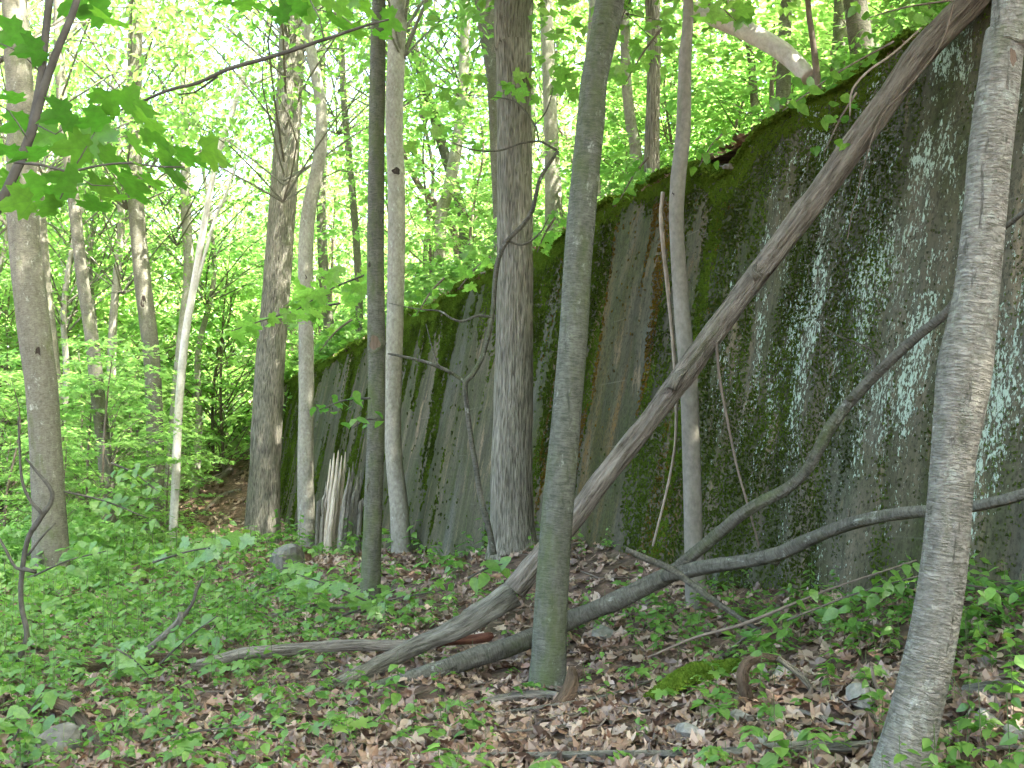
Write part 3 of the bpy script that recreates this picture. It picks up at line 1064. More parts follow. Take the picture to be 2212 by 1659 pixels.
tree('thick grey-brown tree with a rough bark scar at the left edge', [(28, -30, 50), (36, 100, 52), (45, 250, 56), (50, 480, 62), (72, 700, 68), (92, 850, 66), (98, 950, 64), (106, 1100, 68), (110, 1240, 78)],
     16.0, 'bark_mid', 17, bumps=[], amp=0.05, knots=[(96, 780, 16, 60, 'hole')])
tree('slim dark tree just behind the thick left-edge tree', [(70, 330, 24), (85, 460, 26), (97, 620, 28), (112, 760, 28), (122, 900, 27), (125, 1090, 28)], 24.0, 'bark_mid', 16, seg=16)
tree('bent dark-barked tree second from the left edge', [(126, -20, 21), (133, 200, 22), (160, 440, 24), (178, 600, 26), (198, 730, 29), (212, 860, 30), (228, 1000, 30), (235, 1130, 32)], 22.0, 'bark_mid', 17, seg=18)
tree('straight grey tree with an open knot hole above a torn pale streak', [(292, -20, 28), (290, 200, 30), (291, 380, 32), (300, 520, 34), (312, 640, 36), (328, 780, 34), (335, 980, 36), (333, 1190, 40)], 26.0, 'bark_mid', 18,
     seg=20, knots=[(316, 655, 13, 30, 'hole')])
tree('grey tree with dead pale limbs left of the knot-hole tree', [(262, 480, 16), (252, 600, 17), (243, 720, 18), (240, 850, 20), (238, 1000, 20), (236, 1120, 22)], 30.0, 'bark_pale', 15, seg=14)
tree('pale sunlit trunk behind the thin white sapling', [(398, 150, 18), (402, 450, 22), (408, 600, 23), (392, 760, 25), (380, 900, 28), (372, 1030, 30)], 31.0, 'bark_pale', 18, seg=16)
tree('huge straight ridged-bark tree standing before the wall at the left', [(634, -30, 54), (628, 150, 55), (618, 330, 56), (602, 560, 58), (583, 800, 62), (573, 1000, 66), (568, 1120, 74), (566, 1178, 86)],
     24.0, 'bark_ridged', 24, seg=40, step=0.1, ridge=0.03, cs=1.2)
tree('crooked pale tree with a dark branch hole beside the huge ridged tree', [(646, -30, 21), (662, 60, 22), (680, 150, 23), (694, 240, 25), (690, 340, 27), (668, 450, 30), (660, 560, 32), (662, 800, 33), (660, 1000, 34), (663, 1190, 40)],
     21.0, 'bark_pale', 15, seg=22, knots=[(655, 482, 14, 16, 'hole'), (662, 602, 10, 12, 'hole')])
tree('dark greenish tree with a big oval knot at mid height', [(820, -30, 30), (816, 120, 33), (813, 350, 35), (811, 560, 37), (813, 740, 39), (813, 900, 38), (806, 1100, 40), (801, 1240, 43), (797, 1325, 52)],
     11.0, 'bark_dark', 15, seg=30, step=0.05, knots=[(812, 743, 26, 36, 'scar'), (800, 575, 9, 14, 'hole'), (834, 480, 8, 14, 'hole'), (799, 1075, 11, 70, 'hole')])
tree('pale grey slightly wavy tree right behind the dark knotted tree', [(862, -30, 41), (856, 120, 38), (851, 260, 38), (856, 400, 38), (856, 560, 38), (852, 740, 36), (849, 900, 35), (852, 1000, 37), (862, 1100, 41), (868, 1205, 46)],
     17.0, 'bark_pale', 17, seg=26, knots=[(858, 375, 20, 18, 'hole')])
tree('broad furrowed tree with a round burl in front of the wall', [(1112, -30, 86), (1110, 120, 78), (1111, 260, 74), (1112, 420, 75), (1112, 600, 78), (1110, 800, 83), (1106, 1000, 89), (1106, 1120, 95), (1107, 1178, 106)],
     11.6, 'bark_ridged_brown', 20, seg=64, step=0.045, ridge=0.03, amp=0.03, cs=1.1, knots=[(1128, 372, 22, 24, 'bark_ridged_brown')])
tree('leaning dark grey-green tree in the middle foreground', [(1324, -30, 62), (1308, 60, 60), (1284, 170, 56), (1276, 260, 60), (1264, 380, 60), (1248, 560, 61), (1240, 700, 62), (1226, 880, 64), (1206, 1090, 69), (1192, 1280, 73), (1185, 1420, 77), (1183, 1468, 84)],
     7.0, 'bark_green', 12, seg=48, step=0.035, amp=0.04, lean=0.8, knots=[(1254, 180, 14, 22, 'bark_green'), (1240, 850, 22, 20, 'bark_green')])
tree('smooth grey-brown sapling standing close to the wall face', [(1486, -30, 22), (1480, 120, 27), (1476, 280, 32), (1464, 400, 33), (1462, 500, 32), (1474, 680, 35), (1488, 830, 38), (1494, 1000, 38), (1499, 1180, 40), (1505, 1318, 48)],
     8.35, 'bark_smooth', 11, seg=30, step=0.04, amp=0.035, knots=[(1452, 425, 8, 14, 'hole')])
tree('near leaning silvery tree with scaly peeling bark at the right edge', [(2188, -40, 76), (2170, 80, 78), (2155, 200, 84), (2138, 340, 84), (2126, 480, 84), (2108, 640, 88), (2086, 780, 108), (2078, 850, 106), (2062, 980, 90), (2052, 1100, 90), (2040, 1230, 94), (2016, 1380, 98), (1978, 1540, 106), (1952, 1640, 116), (1940, 1690, 130)],
     4.2, 'bark_birch', 10, seg=72, step=0.02, amp=0.075, lean=0.75, ridge=0.012, knots=[(2168, 140, 18, 44, 'scar')])
tree('grey forked tree on the bank half hidden by the furrowed tree', [(1050, -30, 56), (1060, 60, 54), (1072, 160, 44), (1080, 300, 44), (1088, 480, 46), (1092, 590, 50)], 20.0, 'bark_mid', 14, on_hill=True, seg=24)
tree('upright reddish-grey tree on the bank above the wall', [(1410, -30, 32), (1413, 120, 30), (1410, 240, 30), (1408, 350, 34)], 13.0, 'bark_ridged_brown', 13, on_hill=True, seg=24, ridge=0.02)
tree('thin dark sapling rising from the wall top', [(1744, -30, 12), (1752, 60, 13), (1760, 120, 14), (1768, 200, 16)], 9.3, 'twig_brown', 6, crown=False, on_hill=True, seg=12, step=0.05)
tree('pale leaning tree among the green leaves behind the wall', [(1004, -30, 20), (1004, 90, 22), (998, 220, 24), (984, 330, 26), (966, 420, 26), (952, 480, 26)], 27.0, 'bark_pale', 13, on_hill=True, seg=16)
tree('dark tree leaning left behind the wall, crossing the pale one', [(880, 40, 16), (905, 140, 20), (935, 240, 22), (960, 330, 22), (990, 430, 22), (1002, 500, 23)], 29.0, 'bark_dark', 13, on_hill=True, seg=14)
tree('thin dark tree right of the pale leaning tree', [(870, 330, 12), (905, 400, 13), (940, 440, 14), (985, 520, 16)], 31.0, 'twig_brown', 9, crown=False, on_hill=True, seg=12)
tree('slender tree far behind the wall beside the sapling', [(1350, -30, 20), (1352, 150, 22), (1362, 260, 24), (1374, 330, 26)], 18.0, 'bark_pale', 12, on_hill=True, seg=14)
tree('dark slender tree between the two crooked trees behind the wall', [(736, -20, 12), (742, 200, 14), (760, 400, 15), (772, 560, 16), (776, 690, 17)], 30.0, 'bark_mid', 14, on_hill=True, seg=12)
tree('grey tree partly hidden by the crooked pale tree', [(698, 300, 18), (694, 450, 20), (700, 600, 22), (712, 720, 24)], 34.0, 'bark_mid', 15, on_hill=True, seg=12)

# the thin white forked sapling
root = empty('dead_sapling', ghit(372, 1192), 'thin bleached white forked sapling in the left middle ground', 'tree')
P, R = px_line([(376, 1215, 19), (374, 1150, 18), (379, 1050, 18), (384, 920, 18), (392, 800, 17), (404, 700, 17), (420, 610, 15), (440, 490, 14), (462, 370, 13), (474, 320, 13), (492, 268, 13), (512, 210, 11), (530, 150, 9), (540, 60, 5), (548, -20, 3)], 22.0)
mb = MB()
tube(mb, P, R, 12, 0.08, 0.08, seed=4)
mb.build('trunk', M['bark_white'], root)
for pl in ([(406, 690, 10), (418, 640, 9), (440, 560, 8), (462, 480, 7), (490, 415, 6), (510, 350, 3)], [(516, 195, 7), (560, 175, 5), (620, 150, 3)], [(470, 330, 6), (500, 300, 4), (520, 320, 2)], [(442, 470, 6), (480, 440, 4), (500, 420, 2)]):
    P, R = px_line(pl, 22.0)
    mb = MB()
    tube(mb, P, R, 7, 0.1, 0.05, seed=5)
    mb.build('limb', M['bark_white'], root)

# ------------------------------------------------------------------ logs, fallen branches, saplings without leaves
def ground_Y(pts):
    return [float(ghit(x, y)[1]) for x, y, w in pts]


# the big dead trunk leaning from the wall's top down to the floor
lg = [(2120, -40, 70), (2085, 15, 70), (1990, 112, 66), (1900, 240, 60), (1790, 390, 58), (1700, 510, 54), (1600, 640, 52), (1490, 790, 52), (1400, 912, 48), (1310, 1025, 50), (1250, 1105, 52), (1180, 1188, 54), (1110, 1274, 56), (1005, 1343, 50), (900, 1390, 42), (800, 1440, 38), (700, 1490, 32), (622, 1532, 18)]
lY = [6.75, 6.85, 7.0, 7.15, 7.3, 7.4, 7.5, 7.6, 7.65, 7.68, 7.7, 7.7, 7.68, 7.62, 7.58, 7.4, 7.05, 6.62]
P, R = px_line(lg, lY)
R = R * 0.9
for i in range(12, len(P)):
    gz = float(ground_z(P[i][0], P[i][1]))
    if P[i][2] < gz + 0.4 * R[i]:
        P[i][2] = gz + 0.4 * R[i]
root = empty('leaning_log', P[-1], 'long dead barkless log leaning across the wall from its top to the floor', 'log')
mb = MB()
tube(mb, P[:13], R[:13], 40, 0.022, 0.13, (4.5, 3.5), seed=12, ridge=0.07)
mb.build('bare_trunk', M['wood_dead'], root)
mb = MB()
tube(mb, P[12:] - np.array([0, 0, 0.02]), R[12:] * 1.04, 32, 0.022, 0.2, (4.5, 6), seed=13, ridge=0.06)
b = mb.build('barked_end', M['wood_grey'], root)
for pl, yy in (([(1450, 840, 24), (1462, 815, 22), (1480, 800, 12)], 7.5), ([(1640, 600, 22), (1625, 585, 16), (1632, 572, 8)], 7.4), ([(1660, 590, 10), (1668, 575, 6)], 7.4)):
    P2, R2 = px_line(pl, yy)
    mb = MB()
    tube(mb, P2, R2, 10, 0.03, 0.2, seed=3)
    mb.build('branch_stub', M['wood_grey'], root)
P2, R2 = px_line([(1548, 740, 7), (1555, 820, 6), (1570, 900, 6), (1590, 1000, 5), (1612, 1080, 5), (1640, 1180, 4)], [7.5, 7.5, 7.45, 7.4, 7.3, 7.3])
mb = MB()
tube(mb, P2, R2, 7, 0.05, 0.1, seed=2)
mb.build('hanging_twig', M['twig_brown'], root)

# the fallen grey limb that forks in front of the wall
ma = [(800, 1490, 30), (900, 1462, 42), (1010, 1425, 46), (1130, 1384, 46), (1230, 1340, 44), (1350, 1290, 43), (1465, 1232, 40)]
Ya = [7.15, 7.25, 7.42, 7.6, 7.68, 7.55, 7.35]
fa = [(1440, 1245, 36), (1530, 1224, 36), (1610, 1212, 34), (1680, 1196, 35), (1760, 1160, 33), (1850, 1128, 31), (1950, 1108, 29), (2080, 1098, 28), (2160, 1082, 27), (2240, 1060, 26), (2420, 1010, 18)]
Yf = [7.38, 7.1, 6.85, 6.6, 6.3, 6.0, 5.7, 5.35, 5.15, 5.0, 4.7]
fb = [(1445, 1240, 30), (1520, 1180, 29), (1610, 1105, 28), (1700, 1055, 28), (1750, 1005, 28), (1790, 930, 28), (1830, 875, 28), (1900, 800, 26), (1980, 728, 24), (2055, 665, 23), (2076, 610, 21), (2084, 540, 18), (2110, 510, 16), (2160, 495, 14), (2215, 455, 12), (2300, 380, 8)]
Yb = [7.38, 7.22, 7.0, 6.85, 6.7, 6.6, 6.5, 6.35, 6.2, 6.0, 5.95, 5.9, 5.85, 5.75, 5.6, 5.4]
P, R = px_line(ma, Ya)
for i in range(3):
    P[i][2] = max(P[i][2], float(ground_z(P[i][0], P[i][1])) + R[i] * (-1.1, 0.1, 0.4)[i])
root = empty('fallen_limb', P[0], 'long grey fallen limb forking into two branches in front of the wall', 'branch')
for nm, (a, c) in (('main_stem', (P, R)), ('low_branch', px_line(fa, Yf)), ('high_branch', px_line(fb, Yb))):
    mb = MB()
    tube(mb, a, c * 0.87, 26, 0.025, 0.13, (3, 5.0), seed=21 + len(nm))
    mb.build(nm, M['branch_grey'], root)
for pl, yy in (([(1660, 1205, 22), (1682, 1216, 16)], 6.65), ([(1835, 1140, 9), (1832, 1108, 8), (1831, 1098, 6)], 6.05), ([(1890, 810, 9), (1885, 760, 6), (1860, 745, 4), (1800, 720, 3), (1760, 690, 2)], 6.35), ([(1848, 742, 4), (1880, 768, 3), (1892, 770, 2)], 6.3), ([(1840, 862, 16), (1828, 860, 8)], 6.45)):
    P2, R2 = px_line(pl, yy)
    mb = MB()
    tube(mb, P2, R2, 8, 0.03, 0.1, seed=7)
    mb.build('side_twig', M['branch_grey'], root)


def stick(label, parts, mat, name='fallen_stick', cat='stick', group=None, on_ground=True, seg=14, amp=0.1, ridge=0.0):
    """parts: [(part name, pts, Y or None for lying on the floor, material or None)]"""
    root = None
    for (pn, pts, Y, m2) in parts:
        lying = Y is None
        if lying:
            Y = ground_Y(pts)
        P, R = px_line(pts, Y)
        if lying:
            P[:, 2] += R * 0.9 + 0.03
        if root is None:
            root = empty(name, P[0], label, cat, group)
        mb = MB()
        tube(mb, P, R, seg, 0.035, amp, (3, 3.0), seed=int(pts[0][0]) % 53, ridge=ridge)
        mb.build(pn, M[m2 or mat], root)
    return root


stick('weathered fallen branch with a red-brown rotten end crossing under the log', [
    ('stem', [(415, 1440, 24), (470, 1428, 26), (530, 1412, 27), (640, 1402, 26), (760, 1394, 26), (870, 1395, 24), (935, 1391, 22)], 7.9, None),
    ('rotten_end', [(925, 1392, 22), (975, 1384, 20), (1030, 1380, 21), (1058, 1374, 20), (1066, 1372, 8)], 7.87, 'wood_red')], 'wood_dead', cat='branch', name='fallen_branch', ridge=0.04)
stick('dark rotting log lying among plants at the lower left', [('stem', [(-60, 1440, 26), (60, 1446, 30), (150, 1462, 32), (260, 1456, 32), (350, 1446, 28), (430, 1440, 22)], None, None)], 'wood_brown', name='fallen_log', cat='log', ridge=0.06)
stick('pale crooked branch poking up left of the dark log', [('stem', [(140, 1432, 12), (175, 1424, 13), (205, 1436, 14), (260, 1440, 14), (300, 1420, 16), (340, 1385, 15), (385, 1345, 17), (392, 1322, 13)], 7.9, None),
      ('twig', [(388, 1340, 10), (415, 1305, 7), (425, 1275, 6), (438, 1250, 4)], 7.9, 'twig_dark')], 'wood_grey', name='fallen_branch', cat='branch')
stick('arched weathered root in the bottom left corner', [('stem', [(20, 1560, 18), (60, 1530, 20), (105, 1518, 22), (145, 1528, 24), (180, 1560, 24), (208, 1605, 24), (220, 1660, 26), (225, 1720, 26)], [6.2, 6.2, 6.15, 6.05, 5.85, 5.55, 5.25, 5.0], None)], 'wood_brown', name='arched_root', cat='root', ridge=0.05)
stick('long pale stick lying along the bottom edge', [('stem', [(1430, 1650, 16), (1560, 1648, 18), (1650, 1640, 20), (1730, 1637, 22), (1840, 1638, 22), (1900, 1630, 20)], None, None)], 'wood_grey')
stick('thin pale stick along the bottom edge left of centre', [('stem', [(940, 1648, 9), (1060, 1650, 12), (1200, 1652, 15), (1330, 1650, 16), (1440, 1646, 12)], None, None)], 'wood_grey')
stick('stout pale broken branch lying at the right edge', [('stem', [(2085, 1512, 20), (2140, 1514, 30), (2212, 1512, 32), (2320, 1505, 32)], None, None), ('fork', [(2150, 1520, 16), (2120, 1530, 14), (2090, 1565, 8)], None, None)], 'wood_grey', name='fallen_branch', cat='branch')
stick('thin dark stick bracing the forked limb from below', [('stem', [(1352, 1186, 10), (1390, 1204, 14), (1450, 1230, 15), (1500, 1266, 14), (1560, 1310, 13), (1640, 1362, 10)], [7.0, 7.0, 7.0, 6.95, 6.9, 6.85], None)], 'branch_grey')
stick('slender bowed stem crossing the plants at the right', [('stem', [(1400, 1420, 4), (1500, 1378, 6), (1600, 1350, 7), (1700, 1310, 6), (1800, 1270, 5), (1980, 1210, 3)], [6.4, 6.4, 6.3, 6.2, 6.2, 6.0], None)], 'twig_brown')
stick('curved brown stump of wood standing in the leaves at lower right', [('stem', [(1618, 1520, 26), (1608, 1485, 28), (1604, 1455, 26), (1618, 1428, 24), (1650, 1420, 20), (1690, 1425, 14)], 5.5, None), ('arm', [(1680, 1422, 12), (1730, 1460, 15), (1760, 1500, 15), (1775, 1520, 12)], 5.45, 'wood_grey')], 'wood_brown', name='broken_root', cat='root', ridge=0.06)
stick('thin upright broken twig right of the moss patch', [('stem', [(1882, 1440, 6), (1892, 1480, 8), (1915, 1510, 9), (1940, 1545, 10)], 5.2, None)], 'twig_brown')
stick('weathered bark slab curling at the foot of the leaning tree', [('stem', [(1165, 1548, 12), (1200, 1528, 28), (1226, 1496, 36), (1236, 1462, 30), (1234, 1440, 14)], [6.2, 6.2, 6.25, 6.3, 6.3], None)], 'wood_brown', name='bark_slab', cat='bark', ridge=0.14, amp=0.25)
for lb, pl in (('thin stick lying from the bark slab towards the lower left', [(1060, 1600, 5), (1200, 1585, 6), (1330, 1560, 7), (1460, 1545, 5)]),
               ('thin grey stick in the leaves below the bark slab', [(1000, 1560, 5), (1180, 1540, 7), (1330, 1510, 6), (1440, 1470, 4)]),
               ('straight twig lying left of the long bottom stick', [(1340, 1625, 5), (1420, 1590, 6), (1500, 1575, 5)]),
               ('dark half-buried stick below the red-ended branch', [(1000, 1545, 12), (1080, 1530, 20), (1180, 1520, 20), (1250, 1530, 10)]),
               ('brown stick lying in the plants at far lower left', [(60, 1650, 9), (150, 1632, 11), (230, 1622, 10)]),
               ('long thin stick among the left plants above the rotting log', [(40, 1362, 5), (150, 1352, 7), (260, 1364, 8), (360, 1380, 6)]),
               ('pale stick on the plants left of the boulder', [(480, 1305, 9), (560, 1290, 10), (650, 1282, 8)]),
               ('dark stick in the greenery above the red-ended branch', [(560, 1345, 8), (680, 1325, 10), (800, 1318, 8)]),
               ('short grey stick below the rotting log', [(300, 1345, 11), (370, 1325, 12), (450, 1310, 9)]),
               ('stick lying on the bare leaf bank far left of the wall', [(440, 1110, 6), (480, 1075, 8), (520, 1062, 6)]),
               ('rotten log on the leaf bank behind the huge ridged tree', [(430, 1045, 10), (470, 1040, 14), (500, 1020, 12)]),
               ('thin stick at the right edge under the plants', [(2080, 1640, 6), (2150, 1634, 8), (2240, 1632, 8)]),
               ('knobbly stick right of the curved stump', [(1720, 1550, 8), (1800, 1575, 10), (1880, 1600, 8)])):
    stick(lb, [('stem', pl, None, None)], 'wood_grey' if 'grey' in lb or 'pale' in lb else 'wood_dead', seg=10)

# the broken stump with pale upright splinters at the wall's foot
root = empty('splintered_stump', ghit(735, 1195), 'broken stump with tall pale upright splinters at the wall foot behind the dark trees', 'stump')
for k, (xb, xt, yt, w, mt) in enumerate([(692, 704, 1040, 9, 'bark_pale'), (697, 714, 992, 10, 'splinter'), (704, 722, 978, 11, 'splinter'), (711, 731, 972, 12, 'splinter'), (719, 738, 984, 11, 'splinter'), (727, 746, 976, 9, 'splinter'),
                                     (735, 755, 1010, 12, 'bark_pale'), (744, 763, 996, 10, 'wood_grey'), (754, 772, 1030, 13, 'bark_pale'), (764, 780, 1015, 10, 'wood_grey'), (773, 789, 1060, 12, 'wood_grey'), (684, 694, 1085, 9, 'wood_grey')]):
    yy = 19.4 + 0.18 * math.sin(k * 1.7)
    P, R = px_line([(xb - 1, 1225, w * 1.15), (xb + 2, 1150, w), ((xb * 0.5 + xt * 0.5), 1080, w * 0.9), (xt - 2, yt + 30, w * 0.6), (xt, yt, 1.2)], [yy] * 5)
    mb = MB()
    tube(mb, P, R, 8, 0.08, 0.25, (3, 3), seed=k + 11)
    mb.build('splinter', M[mt], root)

# dark leafless sapling at the left edge
root = empty('bare_sapling', ghit(38, 1440), 'dark crooked leafless sapling at the lower left edge', 'sapling')
for k, pl in enumerate([[(36, 1450, 14), (42, 1420, 13), (58, 1371, 12), (46, 1306, 11), (48, 1233, 11), (62, 1160, 11), (90, 1115, 11), (108, 1090, 10), (113, 1064, 9), (98, 1040, 8), (80, 1020, 6), (56, 990, 4)],
                        [(72, 1145, 9), (90, 1112, 8), (66, 1082, 7), (48, 1038, 6), (42, 960, 5), (40, 900, 4)],
                        [(50, 1228, 9), (78, 1236, 8), (60, 1232, 7), (34, 1226, 7), (14, 1190, 6), (-4, 1160, 5)],
                        [(60, 1200, 6), (90, 1160, 5), (120, 1130, 3)]]):
    P, R = px_line(pl, 7.6 - 0.05 * k)
    mb = MB()
    tube(mb, P, R, 9, 0.04, 0.08, seed=k + 30)
    mb.build('stem' if k == 0 else 'limb', M['twig_dark'], root)

# hanging dead vine on the wall beside the smooth sapling
stick('thin dead vine hanging down the wall beside the smooth sapling', [('stem', [(1432, 415, 9), (1428, 480, 9), (1440, 600, 9), (1452, 720, 8), (1460, 850, 7), (1458, 960, 6), (1440, 1060, 6), (1410, 1180, 5)], 8.5, None)], 'twig_tan', name='dead_vine', cat='vine')
stick('bleached fallen trunk leaning on the bank above the wall', [('stem', [(1505, 18, 30), (1545, 40, 36), (1610, 68, 37), (1670, 98, 40), (1712, 130, 38), (1748, 168, 36)], [10.6, 10.4, 10.1, 9.8, 9.6, 9.4], None),
      ('fork', [(1575, -20, 22), (1590, 20, 22), (1620, 60, 24), (1650, 90, 20)], [11, 10.8, 10.4, 10.0], None)], 'bark_white', name='fallen_tree', cat='tree')
stick('thin pale twig arching over the wall top at the upper right', [('stem', [(1990, 60, 4), (1930, 115, 5), (1880, 150, 5), (1850, 180, 5), (1838, 205, 4), (1836, 250, 3)], 6.4, None)], 'twig_tan', name='hanging_twig', cat='twig')
stick('fine root dangling beside the leaning log', [('stem', [(2060, 10, 6), (2030, 100, 4), (1960, 190, 4), (1900, 260, 3), (1850, 420, 2), (1830, 520, 2)], 6.6, None)], 'twig_brown', name='hanging_root', cat='root')


# ================================================================== leafy branches near the camera
def leaf_mesh(name, tpl, mat, tint, seed):
    r = np.random.default_rng(seed)
    V = tpl[0].copy()
    V[:, 2] += 0.04 * np.sin(V[:, 0] * 7 + r.random() * 6) + 0.05 * V[:, 1] * r.normal()
    mb = MB()
    mb.add(V, tpl[1], 0, None, np.full(len(V), tint))
    return mb.mesh(name, M[mat], True)


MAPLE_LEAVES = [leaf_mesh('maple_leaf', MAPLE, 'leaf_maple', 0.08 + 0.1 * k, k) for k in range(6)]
MAPLE_LIT = [leaf_mesh('maple_leaf', MAPLE, 'leaf_lit', 0.1 + 0.1 * k, k + 9) for k in range(6)]
OVATE_LEAVES = [leaf_mesh('ovate_leaf', OVATE, 'leaf_blade', 0.05 + 0.12 * k, k) for k in range(6)]
HEART_LEAVES = [leaf_mesh('heart_leaf', HEART, 'leaf_blade', 0.05 + 0.12 * k, k) for k in range(6)]


def leaf_at(root, p, scale, az, tilt, roll, pool, Rm=None):
    o = bpy.data.objects.new('leaf', random.choice(pool))
    COL.objects.link(o)
    o.parent = root
    Rm = rots(az, tilt, roll) if Rm is None else Rm
    m = Matrix.Identity(4)
    for i in range(3):
        for j in range(3):
            m[i][j] = float(Rm[i][j]) * scale
        m[i][3] = float(p[i])
    o.matrix_parent_inverse = root.matrix_basis.inverted()
    o.matrix_basis = m
    return o


def leafy(label, stems, leaves, Y, pool, mat, name='maple_branch', cat='branch', base=None):
    """stems: list of px lines; leaves: (x, y, width px, heading deg) of each leaf's middle"""
    P0, _ = px_line(stems[0][:1], Y if np.isscalar(Y) else Y[0])
    tw_objs = []
    root = empty(name, P0[0] if base is None else base, label, cat)
    for k, pl in enumerate(stems):
        P, R = px_line(pl, Y + 0.04 * math.sin(k * 2.1))
        mb = MB()
        tube(mb, P, R, 8, 0.04, 0.06, seed=k + 3)
        tw_objs.append((mb.build('stem' if k == 0 else 'twig', M[mat], root), pl))
    for (x, y, w, hd) in leaves:
        w *= 0.95
        yy = Y + random.uniform(-0.07, 0.12) * Y
        s = w * mpp(x, y, yy) / 1.05
        az = math.radians(hd)
        tilt = random.uniform(0.15, 0.55)
        roll = random.uniform(-0.45, 0.45)
        p = at(x, y, yy)
        th = -math.radians(random.uniform(5, 50)) if y < 900 else math.radians(random.uniform(10, 40))
        Rx = np.array([[1, 0, 0], [0, math.cos(th), -math.sin(th)], [0, math.sin(th), math.cos(th)]])
        Rm = Rx @ rots(az, tilt, roll)
        p = p - Rm[:, 0] * s * 0.45
        tw = min(tw_objs, key=lambda q: min((a[0] - x) ** 2 + (a[1] - y) ** 2 for a in q[1]))[0]
        leaf_at(tw, p, s, az, tilt, roll, pool, Rm)
    return root


# big maple leaves close to the camera, upper left (they face the camera with their undersides)
lv = []
for (x, y, w, hd) in [(195, 25, 95, 200), (250, 45, 100, -20), (150, 10, 90, 150), (60, 110, 80, 180), (20, 80, 90, 160),
                      (305, 230, 100, 10), (240, 225, 95, 100), (190, 260, 105, 190), (120, 250, 90, 170), (330, 265, 90, -30), (30, 270, 90, 170), (15, 210, 80, 200),
                      (60, 335, 100, 200), (150, 320, 100, 190), (210, 310, 100, 80), (95, 300, 90, 160), (250, 345, 90, 20), (5, 330, 90, 180), (130, 385, 90, 220),
                      (305, 320, 90, 20), (370, 345, 80, 30), (420, 345, 95, 15), (470, 338, 100, 10), (320, 365, 70, -40), (385, 380, 75, -30), (280, 380, 80, -60), (340, 300, 85, 40),
                      (60, 410, 100, 200), (120, 415, 90, 250), (30, 440, 90, 190), (170, 395, 100, -70), (230, 400, 90, -40), (300, 405, 100, -10), (200, 435, 80, -90), (90, 445, 80, 220), (340, 395, 80, 0), (10, 395, 80, 180), (260, 425, 70, -60)]:
    lv.append((x, y, w, hd))
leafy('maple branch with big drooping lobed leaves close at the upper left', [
    [(175, -30, 14), (155, 35, 15), (125, 105, 16), (105, 160, 17), (85, 225, 18), (68, 285, 20), (45, 345, 20), (22, 395, 20), (0, 440, 20), (-40, 520, 22), (-90, 640, 24), (-140, 820, 26)],
    [(110, -30, 16), (100, 60, 16), (92, 140, 17), (80, 220, 18), (66, 290, 18)],
    [(30, 350, 7), (90, 356, 6), (150, 372, 6), (210, 358, 5), (280, 352, 5), (340, 360, 4), (400, 361, 3)],
    [(155, 372, 4), (142, 402, 4), (130, 430, 3)], [(155, 372, 3), (180, 330, 3), (205, 285, 2)], [(80, 270, 4), (120, 290, 3), (170, 255, 2)],
    [(150, 370, 3), (200, 400, 3), (250, 402, 2)], [(90, 160, 4), (40, 110, 3), (-10, 90, 3)], [(60, 300, 4), (20, 240, 3), (-20, 215, 3)]], lv, 2.6, MAPLE_LEAVES, 'twig_dark')
leafy('long bare maple twig with lobed leaves at its tip along the top', [
    [(240, 245, 3), (300, 222, 5), (360, 196, 7), (430, 178, 8), (490, 150, 9), (560, 130, 9), (620, 112, 9), (680, 92, 8), (740, 72, 7), (800, 52, 6), (840, 42, 4)],
    [(470, 165, 5), (420, 200, 4), (385, 205, 3)], [(700, 85, 4), (690, 40, 3), (670, 0, 3)]],
    [(520, 8, 60, 200), (560, 12, 65, -10), (630, 20, 75, 150), (600, 25, 60, 200), (665, 25, 75, 60), (720, 10, 60, 20), (735, 45, 70, -20), (745, 22, 60, 30), (770, 60, 60, -60), (700, 65, 50, 240), (800, 25, 60, 20), (850, 50, 70, 10), (830, 72, 55, -40), (780, 5, 60, 60), (480, 5, 50, 190)],
    3.6, MAPLE_LEAVES, 'twig_dark')
# the forked sapling in front of the furrowed tree
fk = []
for k in range(46):
    if k < 30:
        x, y = 920 + 330 * random.random(), 0
        y = 165 + 60 * random.random() + 0.12 * (1085 - x if x < 1085 else 0) + (x > 1085) * (-0.1) * (x - 1085)
    else:
        x, y = 880 + 160 * random.random(), 270 + 55 * random.random()
    fk.append((x, y, 26 + 16 * random.random(), random.uniform(0, 360)))
leafy('thin forked maple sapling with sparse leaves before the furrowed trunk', [
    [(1066, 1198, 15), (1058, 1150, 13), (1040, 1080, 12), (1028, 1010, 12), (1018, 950, 11), (1010, 890, 11), (1005, 830, 12), (1020, 810, 11), (1040, 775, 11), (1054, 730, 10), (1064, 680, 10), (1070, 600, 11), (1078, 555, 11), (1096, 520, 10), (1130, 485, 10), (1150, 455, 9), (1158, 420, 9), (1170, 380, 8), (1205, 326, 7)],
    [(1006, 826, 10), (990, 815, 8), (965, 800, 8), (920, 782, 7), (870, 770, 6), (838, 764, 4)], [(975, 806, 5), (945, 785, 4), (920, 700, 2)],
    [(1062, 684, 6), (1030, 682, 6), (1000, 694, 6), (975, 688, 5), (950, 672, 4), (905, 668, 3), (840, 655, 2)],
    [(1205, 326, 6), (1180, 312, 5), (1165, 305, 5), (1125, 310, 4), (1080, 325, 4), (1030, 325, 4), (980, 310, 3)], [(1165, 306, 4), (1155, 270, 4), (1130, 235, 4), (1100, 215, 3), (1020, 205, 2)], [(1155, 270, 4), (1180, 240, 3), (1195, 190, 2)],
    [(1094, 520, 5), (1130, 528, 5), (1165, 505, 4), (1185, 470, 2)]], fk, 10.3, MAPLE_LIT, 'branch_grey', name='maple_sapling', cat='sapling', base=ghit(1066, 1195))
